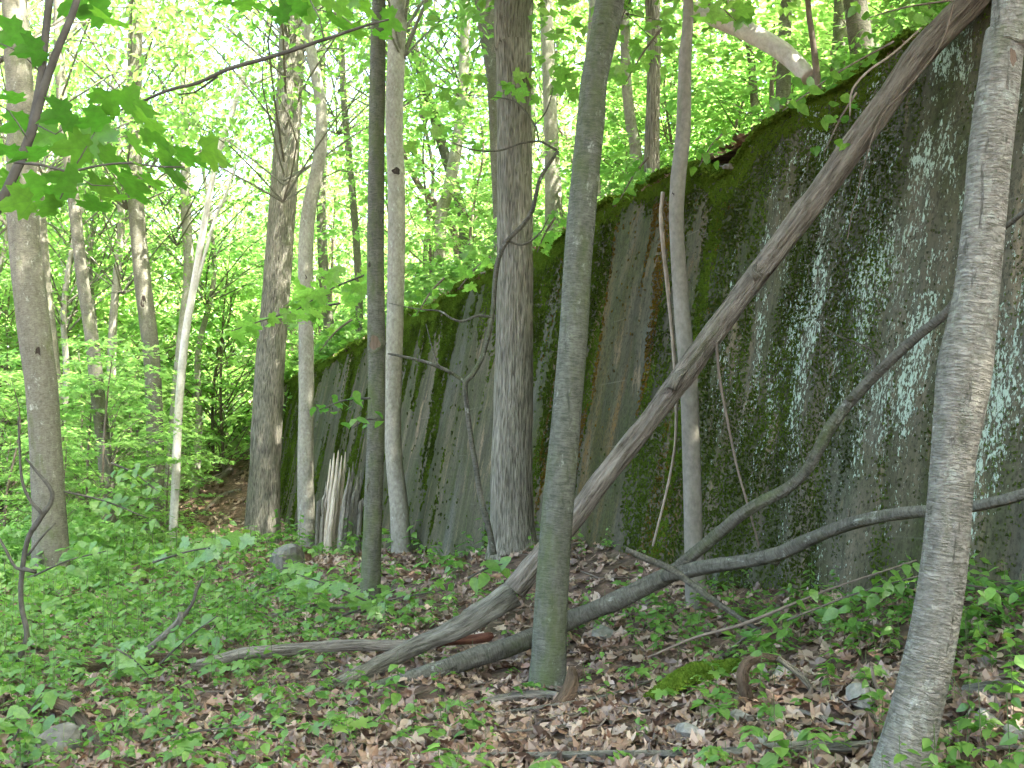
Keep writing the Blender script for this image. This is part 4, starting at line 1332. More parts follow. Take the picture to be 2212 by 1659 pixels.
# leaves reaching in front of the wall at mid left, and a few other sprays
def spray(label, x0, y0, x1, y1, n, w, Y, pool, mat='twig_dark', name='leafy_spray', sp=22):
    st_ = [[(x0, y0, 5), ((x0 + x1) / 2, (y0 + y1) / 2 - 8, 4), (x1, y1, 2)]]
    lv_ = []
    for k in range(n):
        u_ = 0.15 + 0.85 * (k + random.random()) / n
        lv_.append((x0 + (x1 - x0) * u_ + random.uniform(-sp, sp), y0 + (y1 - y0) * u_ + random.uniform(-sp * 0.8, sp * 0.8), w * random.uniform(0.75, 1.25), random.uniform(0, 360)))
    return leafy(label, st_, lv_, Y, pool, mat, name, 'branch')


spray('green leaf spray left of the dark knotted trunk at mid height', 800, 860, 690, 885, 16, 30, 10.6, OVATE_LEAVES)
spray('single low spray of leaves hanging beside the dark knotted trunk', 815, 905, 762, 925, 6, 32, 10.6, OVATE_LEAVES)
spray('maple spray crossing the huge ridged tree', 735, 655, 500, 715, 22, 36, 15.0, MAPLE_LIT)
spray('maple spray left of the dark knotted trunk above the wall top', 800, 590, 640, 670, 40, 40, 13.0, MAPLE_LIT, sp=45)
spray('leaf spray hanging over the wall lip near the leaning log', 1930, 90, 1690, 240, 26, 34, 6.5, OVATE_LEAVES, 'twig_brown', sp=30)
spray('leaf spray drooping below the wall lip', 1850, 200, 1780, 330, 14, 32, 6.6, OVATE_LEAVES, 'twig_brown', sp=32)
spray('leaves overhanging the leaning log at the upper right', 2060, 0, 1840, 50, 18, 30, 6.0, OVATE_LEAVES, 'twig_brown', sp=40)
for lb, a in (('leafy sprig spilling over the wall lip left of the pale grey wavy tree', (760, 690, 690, 760, 16, 22, 21.0, OVATE_LEAVES)),
              ('leafy sprig over the wall lip between the pale and furrowed trees', (960, 600, 900, 680, 18, 24, 16.0, OVATE_LEAVES)),
              ('leafy sprig over the wall lip left of the furrowed tree', (1060, 555, 990, 625, 16, 26, 13.6, MAPLE_LIT)),
              ('leafy sprig over the wall lip between the furrowed and leaning trees', (1200, 470, 1160, 545, 14, 26, 12.0, MAPLE_LIT)),
              ('leafy sprig over the wall lip left of the smooth sapling', (1400, 340, 1340, 430, 16, 28, 10.4, OVATE_LEAVES)),
              ('leafy sprig over the wall lip right of the smooth sapling', (1560, 290, 1510, 360, 12, 26, 9.2, OVATE_LEAVES))):
    spray(lb, *a, 'twig_brown', sp=26)
spray('broad leaf cluster at the top left of the smooth sapling', 1530, 10, 1590, 45, 7, 55, 7.6, MAPLE_LIT, 'twig_brown', sp=28)
spray('maple leaves right of the leaning dark tree near the top', 1430, 60, 1345, 190, 14, 32, 9.5, MAPLE_LIT, 'twig_brown', sp=40)

for lb, a in (('broad-leaved maple seedling spray left of the boulder', (330, 1215, 500, 1180, 22, 48, 9.5, MAPLE_LIT)),
              ('wide maple seedling spray before the dark knotted tree foot', (850, 1330, 640, 1240, 34, 46, 9.6, MAPLE_LIT)),
              ('low maple seedling spray right of the dark knotted tree foot', (740, 1330, 960, 1275, 22, 36, 10.0, MAPLE_LIT)),
              ('maple seedling leaves over the dark rotting log', (250, 1400, 330, 1470, 16, 52, 6.9, MAPLE_LIT)),
              ('pale green leaf spray hiding the foot of the left-edge tree', (60, 1250, 230, 1190, 26, 44, 10.5, OVATE_LEAVES)),
              ('leafy stem before the pale crooked branch', (330, 1450, 470, 1330, 24, 44, 7.3, OVATE_LEAVES)),
              ('blue-green drooping leaf spray before the leaning log', (1010, 1250, 1110, 1215, 9, 52, 8.2, OVATE_LEAVES)),
              ('leaf spray at the bottom centre left', (330, 1600, 560, 1570, 22, 44, 5.3, OVATE_LEAVES)),
              ('bottom edge leaf spray left of the arched root', (30, 1600, 90, 1500, 14, 56, 5.2, OVATE_LEAVES)),
              ('large-leaved spray at the foot of the wall left of the near trunk', (1700, 1340, 2000, 1240, 30, 48, 5.7, OVATE_LEAVES)),
              ('leaf spray at the wall foot right of the near trunk', (2060, 1260, 2210, 1300, 20, 48, 5.2, OVATE_LEAVES)),
              ('broad leaf cluster on the floor below the smooth sapling', (1580, 1400, 1700, 1330, 16, 50, 6.3, OVATE_LEAVES)),
              ('tall weed right of the bent dark tree', (240, 1000, 340, 1060, 24, 34, 15.5, OVATE_LEAVES)),
              ('green sapling spray before the bent dark tree', (130, 1060, 320, 1120, 40, 36, 16.0, OVATE_LEAVES))):
    a = list(a)
    a[5] *= 0.8
    a[4] = int(a[4] * 1.3)
    spray(lb, *a, sp=38)

# ================================================================== forest behind
TRUNKS = []
for k in range(6):
    mb = MB()
    r = np.random.default_rng(400 + k)
    hgt = 15 + 5 * r.random()
    r0 = 0.075 + 0.022 * k
    pts = [np.array([0, 0, -0.4])] + [np.array([r.normal() * 0.08 * i + 0.12 * (k - 3) * i * 0.3, r.normal() * 0.08 * i, hgt * i / 6]) for i in range(1, 7)]
    tube(mb, pts, [r0 * 1.35] + [r0 * (1 - 0.12 * i) for i in range(1, 7)], 12, 0.35, 0.06, seed=k + 40)
    TRUNKS.append((mb.mesh('trunk', M[['bark_mid', 'bark_pale', 'bark_mid', 'bark_pale', 'bark_pale', 'bark_ridged'][k]]), hgt))


def proto_tree(k, low):
    me, hgt = TRUNKS[k % 6]
    root = empty('forest_tree', (0, 0, 0))
    link('trunk', me, root)
    c = link('crown', (CANOPY if low else THIN)[k % 4], root)
    c.location = (0, 0, hgt * 0.5)
    c.scale = (1.05, 1.05, hgt * 0.55 / 7.5)
    return root


used = []


def free(x, y, d):
    for a, b in used:
        if (a - x) ** 2 + (b - y) ** 2 < d * d:
            return False
    used.append((x, y))
    return True


def to_px(p):
    d = np.asarray(p) - EYE
    f = d[1] * CP + d[2] * SP
    return W0 / 2 + F * d[0] / f, H0 / 2 - F * (-d[1] * SP + d[2] * CP) / f, f


protos = {}


def place_tree(x, y, label, group, dense=False):
    k = (random.randrange(24), dense)
    if k not in protos:
        protos[k] = proto_tree(*k)
        o = protos[k]
    else:
        o = copy_tree(protos[k])
    o.location = (x, y, float(terrain(x, y)))
    o.rotation_euler = (random.uniform(-0.05, 0.05), random.uniform(-0.05, 0.05), random.uniform(0, 6.28))
    s_ = random.uniform(0.85, 1.2)
    o.scale = (s_, s_, s_)
    return tag(o, label, 'tree', group)


LB = {'left': ('slender forest tree far back in the green wood at the left', 'far trees on the flat wood floor'),
      'hill': ('tall forest tree standing far up the bank behind the wall', 'far trees on the bank'),
      'over': ('unseen canopy tree added around the viewpoint for shade', 'added shade trees around the viewpoint')}
n = 0
tries = 0
while n < 46 and tries < 4000:                     # left wood
    tries += 1
    Y = 27 * math.exp(random.random() * math.log(85 / 27))
    px = random.uniform(-500, 800)
    x = (px - W0 / 2) / F * Y
    s_, t_ = st(x, Y)
    if t_ > 3.5 and s_ < 44:
        continue
    if Y < 30 and 340 < px < 640:
        continue
    if not free(x, Y, 1.6 + Y * 0.02):
        continue
    place_tree(x, Y, *LB['left'])
    n += 1
n = 0
while n < 40 and tries < 8000:                     # on the bank
    tries += 1
    s_ = random.uniform(6, 85)
    t_ = 8.5 + 40 * random.random() ** 1.4
    x, y = xy(s_, t_)
    if y < 9 or not free(x, y, 2.6):
        continue
    place_tree(x, y, *LB['hill'])
    n += 1
# trees added outside the picture so their crowns block the sun overhead
for (x, y) in [(-1.5, -2.5), (3.2, -2), (6.5, 1.0), (2.5, -6.5), (7.5, -4.5), (-4.5, -6), (-3.5, 2.2), (11, -1)]:
    px, py, f = to_px((x, y, 1.5)) if y > 0.5 else (-999, 0, 0)
    if 0 < px < W0 and y < 18:
        # keep stems out of the view: step them just past the frame's left edge
        x = -(W0 / 2 + 160) / F * y - 0.6
    place_tree(x, y, *LB['over'], dense=True)
for (s_, t_) in [(3, 8), (6, 10.5), (9, 8.2), (12.5, 9.5), (16, 8), (1, 11), (-3, 8), (20, 9)]:
    x, y = xy(s_, t_)
    place_tree(x, y, *LB['hill'])

# understorey saplings: leaf sprays from knee height up
sap = {}


def place_sapling(x, y, sc, label, group, far):
    key = (far, random.randrange(5 if not far else 4))
    if key not in sap:
        root = empty('understorey_sapling', (0, 0, 0))
        mb = MB()
        r = np.random.default_rng(key[1] + 60)
        hh = 6.0 if far else 5.0
        tube(mb, [(0, 0, -0.3), (r.normal() * 0.1, r.normal() * 0.1, hh * 0.4), (r.normal() * 0.2, r.normal() * 0.2, hh * 0.8), (0, 0, hh * 1.08)], [0.045, 0.038, 0.025, 0.008], 8, 0.4, 0.04, seed=key[1])
        link('stem', mb.mesh('stem', M['twig_brown']), root)
        c = link('crown', (UNDER_FAR if far else UNDER)[key[1]], root)
        c.location = (0, 0, hh * 0.12)
        sap[key] = root
        o = root
    else:
        o = copy_tree(sap[key])
    o.location = (x, y, float(terrain(x, y)))
    o.rotation_euler = (0, 0, random.uniform(0, 6.28))
    o.scale = (sc, sc, sc * random.uniform(0.9, 1.15))
    return tag(o, label, 'sapling', group)


n = tries = 0
while n < 22 and tries < 6000:
    tries += 1
    Y = random.uniform(19, 34)
    px = random.uniform(-420, 540)
    x = (px - W0 / 2) / F * Y
    if st(x, Y)[1] > 2.0 and px > 300:
        continue
    if 380 < px < 640 and Y < 34:
        continue
    if not free(x, Y, 1.3):
        continue
    place_sapling(x, Y, random.uniform(0.4, 1.1), 'leafy green sapling in the understorey at the left', 'understorey saplings in the left wood', False)
    n += 1
n = tries = 0
while n < 125 and tries < 12000:
    tries += 1
    Y = random.uniform(32, 85)
    px = random.uniform(-300, 900)
    x = (px - W0 / 2) / F * Y
    s_, t_ = st(x, Y)
    if t_ > 4 and s_ < 46:
        continue
    if not free(x, Y, 1.6):
        continue
    place_sapling(x, Y, random.uniform(0.8, 1.9), 'far bright green sapling deep in the wood', 'far saplings deep in the wood', True)
    n += 1
n = tries = 0
while n < 62 and tries < 6000:
    tries += 1
    s_ = random.uniform(5, 60)
    t_ = 7.3 + 22 * random.random() ** 1.3
    x, y = xy(s_, t_)
    if y < 8 or not free(x, y, 1.2) or (1440 < to_px((x, y, TOPZ + 1))[0] < 1800 and t_ < 9.5):
        continue
    near = y < 26
    place_sapling(x, y, random.uniform(0.4, 0.95) if near else random.uniform(0.7, 1.3), 'leafy green sapling on the bank behind the wall', 'saplings on the bank', not near)
    n += 1

n = tries = 0
while n < 26 and tries < 3000:
    tries += 1
    y = random.uniform(11.5, 26)
    x = (random.uniform(1250, 2150) - W0 / 2) / F * y
    if st(x, y)[1] < 9.6 or not free(x, y, 1.0):
        continue
    place_sapling(x, y, random.uniform(0.55, 1.1), 'leafy green sapling on the bank behind the wall', 'saplings on the bank', False)
    n += 1

# bushes along the wall's top and on the flat wood floor
bsh = {}


def place_bush(x, y, sc, label, group):
    k = random.randrange(5)
    if k not in bsh:
        o = bsh[k] = link('leafy_bush', BUSH[k])
    else:
        o = bsh[k].copy()
        COL.objects.link(o)
    o.location = (x, y, float(terrain(x, y)) - 0.03)
    o.rotation_euler = (0, 0, random.uniform(0, 6.28))
    o.scale = (sc, sc, sc * random.uniform(0.8, 1.2))
    return tag(o, label, 'bush', group)


for k in range(105):
    s_ = 4.9 * math.exp(random.random() * math.log(46 / 4.2))
    t_ = 6.35 + 3.6 * random.random() ** 1.5
    x, y = xy(s_, t_)
    bx_ = to_px((x, y, TOPZ + 0.4))[0]
    if 1470 < bx_ < 1790 and t_ < 8.6 or 1420 < bx_ < 1790 and t_ < 7.0:
        continue
    place_bush(x, y, random.uniform(0.35, 0.95) * (1 if s_ < 14 else 1.25), 'low leafy bush growing along the top of the wall', 'bushes along the wall top')
n = 0
while n < 48:
    Y = random.uniform(13, 34)
    px = random.uniform(-350, 520)
    x = (px - W0 / 2) / F * Y
    if px > 300:
        n += 0.2
        continue
    place_bush(x, Y, random.uniform(0.35, 0.95), 'leafy green bush on the wood floor at the left', 'bushes on the left wood floor')
    n += 1

# the wood beyond, too far to tell its trees apart: one mass of foliage
r = np.random.default_rng(91)
n = 42000
A = np.radians(-48 + 88 * r.random(n))
Dd = 78 + 34 * r.random(n)
X, Y = Dd * np.sin(A), Dd * np.cos(A)
cl = fbm(A * 22, Dd * 0.1, 0, 5)
Zz = 26 * r.random(n) ** 1.15
ok = fbm(A * 30, Zz * 0.35, Dd * 0.06, 15) + 0.25 - 0.015 * Zz > -0.3
X, Y, Zz = X[ok], Y[ok], Zz[ok]
n = len(X)
mb = MB()
scatter(mb, SIMPLE[0], SIMPLE[1], np.stack([X, Y, terrain(X, Y) + Zz], -1), rots(r.random(n) * 6.28, 0.3 + r.normal(size=n) * 0.5, r.normal(size=n) * 0.5), 0.55 + 0.5 * r.random(n), 0, np.clip(0.4 + 0.2 * r.normal(size=n), 0, 0.64))
tag(mb.build('distant_wood', M['leaf_under'], None, False), 'bright green mass of distant woodland foliage', 'wood', kind='stuff')

# ================================================================== stones
def stone(label, px, py, w, h, mat, seed, cat='rock', name='stone', group=None, Y=None, sink=0.3):
    p = ghit(px, py) if Y is None else at(px, py, Y)
    m = mpp(px, py, p[1])
    sx, sz_ = w / 2 * m * 1.25, h / 2 * m * 1.35
    mb = MB()
    rock(mb, (0, 0, 0), (sx, sx * 0.8, sz_), seed)
    me = mb.mesh('stone', M[mat], False)
    o = link(name, me)
    o.location = (p[0], p[1], p[2] + sz_ * (1 - sink) * 0.6)
    return tag(o, label, cat, group)


stone('dark rounded boulder in the greenery left of the dark knotted tree', 622, 1256, 96, 74, 'stone_moss', 3, name='boulder', sink=-0.4)
for k, (lb, x, y, w, h) in enumerate([('flat grey stone half buried near the bottom right of centre', 1490, 1600, 70, 40), ('pale rough stone left of the near leaning trunk', 1860, 1520, 80, 44),
                                      ('small grey stone between plants and the long bottom stick', 1600, 1560, 50, 30), ('angular grey rock right of the near trunk', 2130, 1575, 70, 46),
                                      ('tan stone behind the leaning dark tree foot', 1305, 1378, 62, 34), ('grey stone under the arching curved stump', 1690, 1470, 60, 34),
                                      ('rounded mossy stone in the bottom left plants', 110, 1640, 120, 60), ('dark stone left of the boulder among plants', 540, 1330, 44, 20),
                                      ('small pale stone lying right of the moss patch', 1720, 1600, 50, 30), ('flat stone at the very bottom right of centre', 1650, 1610, 60, 30),
                                      ('small rock at the far right edge', 2195, 1600, 60, 36)]):
    stone(lb, x, y, w, h, 'stone' if 'mossy' not in lb else 'stone_moss', 20 + k)
# rubble along the wall's top
for k in range(46):
    s_ = 5.0 * math.exp(random.random() * math.log(24 / 5.0)) if k > 16 else random.uniform(7.2, 9.6)
    z = float(wall_top(s_))
    t_ = float(wall_t(s_, z)) + random.uniform(0.05, 0.42)
    x, y = xy(s_, t_)
    a = random.uniform(0.06, 0.2) * (1.3 if k < 17 else 0.9)
    mb = MB()
    rock(mb, (0, 0, 0), (a, a * 0.75, a * random.uniform(0.22, 0.42)), 80 + k)
    o = link('rubble_stone', mb.mesh('rubble_stone', M['stone' if k % 3 else 'stone_moss'], False))
    o.location = (x, y, z + a * 0.12)
    o.rotation_euler = (random.uniform(-.25, .25), random.uniform(-.25, .25), random.uniform(0, 6.28))
    tag(o, 'loose flat grey stone lying on the top edge of the wall', 'stone', 'rubble stones on the wall top')

# ================================================================== the floor's cover
def floor_points(n, lo, hi, a0, a1, seed):
    """points over the floor, thinning with distance"""
    r = np.random.default_rng(seed)
    D = lo * np.exp(r.random(n) * math.log(hi / lo))
    A = np.radians(a0 + (a1 - a0) * r.random(n))
    X, Y = D * np.sin(A), D * np.cos(A)
    s, t = st(X, Y)
    ok = ((t < WALL_T + BATTER * (ground_z(X, Y) - 1.5) - 0.02) | (s > WALL_END + 1))
    return X[ok], Y[ok], D[ok], r


def tangent(X, Y, e=0.08, f=None):
    f = f or ground_z
    gx_ = (f(X + e, Y) - f(X - e, Y)) / (2 * e)
    gy_ = (f(X, Y + e) - f(X, Y - e)) / (2 * e)
    nrm = np.stack([-gx_, -gy_, np.ones_like(gx_)], -1)
    return nrm / np.linalg.norm(nrm, axis=1)[:, None]


def frames_on(nrm, az, jit, r):
    nrm = nrm + r.normal(size=nrm.shape) * jit
    nrm /= np.linalg.norm(nrm, axis=1)[:, None]
    h = np.stack([np.cos(az), np.sin(az), np.zeros_like(az)], -1)
    Xa = h - nrm * (h * nrm).sum(1)[:, None]
    Xa /= np.linalg.norm(Xa, axis=1)[:, None]
    return np.stack([Xa, np.cross(nrm, Xa), nrm], -1)


# dead leaves
X, Y, D, r = floor_points(56000, 2.8, 45, -42, 46, 1)
nrm = tangent(X, Y)
s_, t_ = st(X, Y)
dens = 0.75 + 0.3 * fbm(X * 1.3, Y * 1.3, 0, 77)
k = r.random(len(X)) < dens
X, Y, D, nrm = X[k], Y[k], D[k], nrm[k]
fr = frames_on(nrm, r.random(len(X)) * 6.28, 0.33, r)
sc = (0.048 + 0.055 * r.random(len(X))) * np.clip(D / 9, 1.0, 2.6)
P = np.stack([X, Y, ground_z(X, Y) + 0.008 + 0.03 * r.random(len(X)) * np.clip(D / 9, 1, 2)], -1)
S3 = np.stack([sc, sc * (0.75 + 0.6 * r.random(len(X))), sc * (0.3 + 1.6 * r.random(len(X)))], -1)
near = np.argsort(D + 1000 * ((np.abs(np.degrees(np.arctan2(X, Y))) > 26) | (D < 4.6)))[:300]
rest = np.ones(len(X), bool)
rest[near] = False
mb = MB()
grp = r.integers(0, 3, len(X))
for q in range(3):
    w_ = rest & (grp == q)
    scatter(mb, DEADS[q][0], DEADS[q][1], P[w_], fr[w_], S3[w_], 0, r.random(int(w_.sum())))
o = mb.build('leaf_litter', M['litter'], None, False)
tag(o, 'brown dead leaves covering the forest floor', 'leaf litter', kind='stuff')
DEADM = []
for q in range(8):
    mb = MB()
    DEAD = DEADS[q % 3]
    V = DEAD[0].copy()
    V[:, 2] += 0.08 * np.sin(V[:, 0] * (4 + q) + q) * (1 + V[:, 1])
    mb.add(V, DEAD[1], 0, None, np.full(len(V), (q + 0.5) / 8 * 0.9))
    DEADM.append(mb.mesh('fallen_leaf', M['litter'], False))
for i in near:
    o = bpy.data.objects.new('fallen_leaf', DEADM[random.randrange(8)])
    COL.objects.link(o)
    o.parent = ground
    m = Matrix.Identity(4)
    for a in range(3):
        for b in range(3):
            m[a][b] = float(fr[i][a][b] * S3[i][b])
        m[a][3] = float(P[i][a])
    o.matrix_basis = m
# dead leaves on the bank behind the wall
r = np.random.default_rng(5)
S_ = 4 * np.exp(r.random(9000) * math.log(12))
T_ = 5.75 + 5 * r.random(9000) ** 1.5
X, Y = xy(S_, T_)
fr2 = frames_on(tangent(X, Y, 0.1, hill_z), r.random(9000) * 6.28, 0.35, r)
mb = MB()
scatter(mb, DEADS[1][0], DEADS[1][1], np.stack([X, Y, hill_z(X, Y) + 0.02 + 0.03 * r.random(9000)], -1), fr2, (0.07 + 0.05 * r.random(9000)) * np.clip(S_ / 9, 1, 2.2))
tag(mb.build('leaf_litter', M['litter'], None, False), 'brown dead leaves on the bank behind the wall', 'leaf litter', kind='stuff')

# twigs strewn on the floor
X, Y, D, r = floor_points(700, 3.5, 16, -40, 45, 8)
mb = MB()
for i in range(len(X)):
    a = r.random() * 6.28
    L_ = (0.12 + 0.4 * r.random() ** 2) * max(1, D[i] / 8)
    q = np.array([[X[i] + math.cos(a) * L_ * u + r.normal() * 0.02, Y[i] + math.sin(a) * L_ * u + r.normal() * 0.02] for u in (-0.5, 0, 0.5)])
    z = ground_z(q[:, 0], q[:, 1]) + 0.025 + 0.02 * r.random(3)
    rr_ = (0.0025 + 0.004 * r.random()) * max(1, D[i] / 8)
    tube(mb, np.column_stack([q, z]), [rr_, rr_, rr_ * 0.5], 5, 0.2, 0, seed=i % 9)
tag(mb.build('twig_litter', M['twig_brown']), 'fine brown twigs strewn over the dead leaves', 'twigs', kind='stuff')


# green plants
def plant_shape(kind, seed):
    """leaves as (pos, az, tilt, roll, size, template index) for a plant of unit scale, plus its stems"""
    r = np.random.default_rng(seed)
    out, stems = [], []
    if kind == 0:            # heart-leaved seedling
        h = 0.10 + 0.08 * r.random()
        n_ = int(r.integers(3, 6))
        stems.append([(0, 0, -0.02), (0.01, 0, h * 0.5), (0.015 * r.normal(), 0.015 * r.normal(), h)])
        a0 = r.random() * 6.28
        for q in range(n_):
            a = a0 + q * 6.283 / n_ + r.normal() * 0.3
            z = h * (0.65 + 0.35 * r.random())
            out.append(((0.012 * math.cos(a), 0.012 * math.sin(a), z), a, 0.1 + 0.3 * r.random(), r.normal() * 0.25, 0.055 + 0.035 * r.random(), 1))
    elif kind == 1:          # upright leafy stem
        h = 0.22 + 0.16 * r.random()
        lx, ly = r.normal() * 0.06, r.normal() * 0.06
        stems.append([(0, 0, -0.02), (lx * 0.4, ly * 0.4, h * 0.5), (lx, ly, h)])
        for q in range(int(r.integers(6, 10))):
            u_ = 0.3 + 0.7 * q / 8
            a = q * 2.4 + r.normal() * 0.3
            out.append(((lx * u_, ly * u_, h * u_), a, 0.05 + 0.35 * r.random(), r.normal() * 0.3, (0.05 + 0.05 * r.random()) * (1.1 - 0.3 * u_), 0))
    elif kind == 2:          # maple seedling
        h = 0.12 + 0.12 * r.random()
        stems.append([(0, 0, -0.02), (0, 0.01, h * 0.6), (0.02 * r.normal(), 0.02 * r.normal(), h)])
        for q in range(int(r.integers(3, 6))):
            a = q * 1.9 + r.normal() * 0.4
            out.append(((0.02 * math.cos(a), 0.02 * math.sin(a), h * (0.8 + 0.2 * r.random())), a, 0.2 + 0.25 * r.random(), r.normal() * 0.25, 0.065 + 0.035 * r.random(), 2))
    else:                    # pinnate arching frond
        a = r.random() * 6.28
        L_ = 0.22 + 0.14 * r.random()
        pts_ = [(math.cos(a) * L_ * u_, math.sin(a) * L_ * u_, 0.16 * math.sin(u_ * 2.3) - 0.01) for u_ in (0, 0.33, 0.66, 1)]
        stems.append(pts_)
        for q in range(5):
            u_ = 0.4 + 0.15 * q
            c = (math.cos(a) * L_ * u_, math.sin(a) * L_ * u_, 0.16 * math.sin(u_ * 2.3))
            for sg in (-1, 1):
                out.append((c, a + sg * 0.95, 0.15 + 0.2 * r.random(), r.normal() * 0.15, 0.075 - 0.006 * q, 0))
    return out, stems


SHAPES = [(plant_shape(k % 4 if k % 8 else 1, 500 + k)) for k in range(20)]
TPLS = {0: (OVATE, OVATE_LEAVES), 1: (HEART, HEART_LEAVES), 2: (MAPLE_LOW, None)}
MAPLE_SEED = [leaf_mesh('maple_seedling_leaf', MAPLE, 'leaf_herb', 0.1 + 0.13 * k, k + 20) for k in range(5)]


def cover_density(X, Y):
    s, t = st(X, Y)
    left = sstep(2.6, -0.8, t)
    n1 = fbm(X * 0.7, Y * 0.7, 0, 88)
    d = 0.22 + 0.62 * left + 0.42 * n1 + 0.45 * left * sstep(7.5, 10, Y) + 0.4 * sstep(3.0, 1.0, t) * sstep(7.6, 9, Y)
    d += 0.5 * np.exp(-((t - 4.5) / 0.55) ** 2) * (s < 7.5)            # plants along the wall's foot on the right
    d *= 1 - 0.8 * np.exp(-(((s - 10.2) / 2.2) ** 2 + ((t - 4.2) / 1.1) ** 2))   # bare leaf mound
    d *= 1 - 0.75 * sstep(27, 31, s) * sstep(-1.5, 1.0, t)
    d *= 1 - 0.62 * np.exp(-(np.maximum(np.hypot(X + 0.3, Y) - 5.0, 0) / 0.9) ** 2)      # thinner at the bottom edge
    return np.clip(d, 0.03, 1)


X, Y, D, r = floor_points(19000, 3.4, 34, -42, 46, 21)
k = r.random(len(X)) < cover_density(X, Y)
X, Y, D = X[k], Y[k], D[k]
gz = ground_z(X, Y)
kind = r.integers(0, 20, len(X))
s_, t_ = st(X, Y)
size = (0.55 + 0.75 * r.random(len(X)) ** 1.5) * np.clip(D / 9.0, 0.9, 2.2) * (1 + 0.2 * sstep(1, -3, t_))
az = r.random(len(X)) * 6.283
inview = (np.abs(np.degrees(np.arctan2(X, Y))) < 26) & (D > 4.9)
order = np.argsort(np.where(inview, D / size, 1e6))
near = order[:300]
rest = order[300:]
print('plants', len(X))
mb = MB()
SIMP5 = leaf_tpl([(0, 0), (0.3, 0.3), (0.65, 0.22), (1, 0)], 0.2, 0.15)
for kk in range(20):
    idx = rest[kind[rest] == kk]
    if not len(idx):
        continue
    lv_, stems = SHAPES[kk]
    ca, sa = np.cos(az[idx]), np.sin(az[idx])
    base = np.stack([X[idx], Y[idx], gz[idx]], -1)
    for (p, a, tl, rl, sz_, ti) in lv_:
        q = np.stack([p[0] * ca - p[1] * sa, p[0] * sa + p[1] * ca, np.full(len(idx), p[2])], -1) * size[idx][:, None] + base
        fr3 = rots(a + az[idx] + r.normal(size=len(idx)) * 0.25, tl + r.normal(size=len(idx)) * 0.15, rl + r.normal(size=len(idx)) * 0.15)
        tp = MAPLE_LOW if ti == 2 else SIMP5
        scatter(mb, tp[0], tp[1], q, fr3, sz_ * size[idx] * (0.8 + 0.4 * r.random(len(idx))), 0, np.clip(0.42 + 0.25 * r.normal(size=len(idx)), 0, 0.64))
    tri = np.array([(0.0012, 0, 0), (-0.0008, 0.001, 0), (-0.0008, -0.001, 0), (0.0012, 0, 1), (-0.0008, 0.001, 1), (-0.0008, -0.001, 1)]) * np.array([1.6, 1.6, 1])
    h = stems[0][-1][2] if len(stems[0]) == 3 else 0.1
    scatter(mb, tri * np.array([1, 1, h]), [np.array([(0, 1, 4, 3), (1, 2, 5, 4), (2, 0, 3, 5)])], base, rots(az[idx], 0, 0), size[idx], 1, r.random(len(idx)))
o = mb.build('ground_cover', [M['leaf_herb'], M['stem']], None, False)
tag(o, 'green seedlings and herbs covering the forest floor', 'ground cover', kind='stuff')

# the nearest 300 plants stand as things of their own
ZL = [('heart', 'small heart-leaved seedling'), ('upright', 'upright leafy herb'), ('maple', 'little lobed-leaf maple seedling'), ('frond', 'low arching plant with paired leaflets')]
for c_, i in enumerate(near):
    kk = int(kind[i])
    lv_, stems = SHAPES[kk]
    kd = kk % 4 if kk % 8 else 1
    zone = 'at the left' if X[i] < -0.6 else ('in the middle' if X[i] < 0.9 else 'at the right')
    lab = ZL[kd][1] + ' among the foreground dead leaves ' + zone
    root = empty('forest_herb', (X[i], Y[i], gz[i]), lab, 'plant', ZL[kd][0] + ' foreground plants ' + zone)
    sz0 = float(size[i])
    ca, sa = math.cos(az[i]), math.sin(az[i])
    def wp(p):
        return np.array([X[i] + (p[0] * ca - p[1] * sa) * sz0, Y[i] + (p[0] * sa + p[1] * ca) * sz0, gz[i] + p[2] * sz0])
    mb = MB()
    for sp_ in stems:
        tube(mb, [wp(p) for p in sp_], np.linspace(0.0028, 0.0014, len(sp_)) * sz0, 5, 0.06, 0, seed=kk)
    if c_ < 130:
        mb.build('stem', M['stem'], root)
        for (p, a, tl, rl, sz_, ti) in lv_:
            pool = OVATE_LEAVES if ti == 0 else (HEART_LEAVES if ti == 1 else MAPLE_SEED)
            leaf_at(root, wp(p), sz_ * sz0, a + az[i] + random.gauss(0, .2), tl + random.gauss(0, .12), rl + random.gauss(0, .12), pool)
    else:
        mb.build('stem', M['stem'], root)
        mb = MB()
        for (p, a, tl, rl, sz_, ti) in lv_:
            tp = OVATE if ti == 0 else (HEART if ti == 1 else MAPLE)
            scatter(mb, tp[0], tp[1], wp(p)[None], rots(a + az[i] + random.gauss(0, .2), tl, rl)[None], np.array([sz_ * sz0]), 0, np.array([random.uniform(0.05, 0.64)]))
        mb.build('foliage', M['leaf_herb'], root, False)

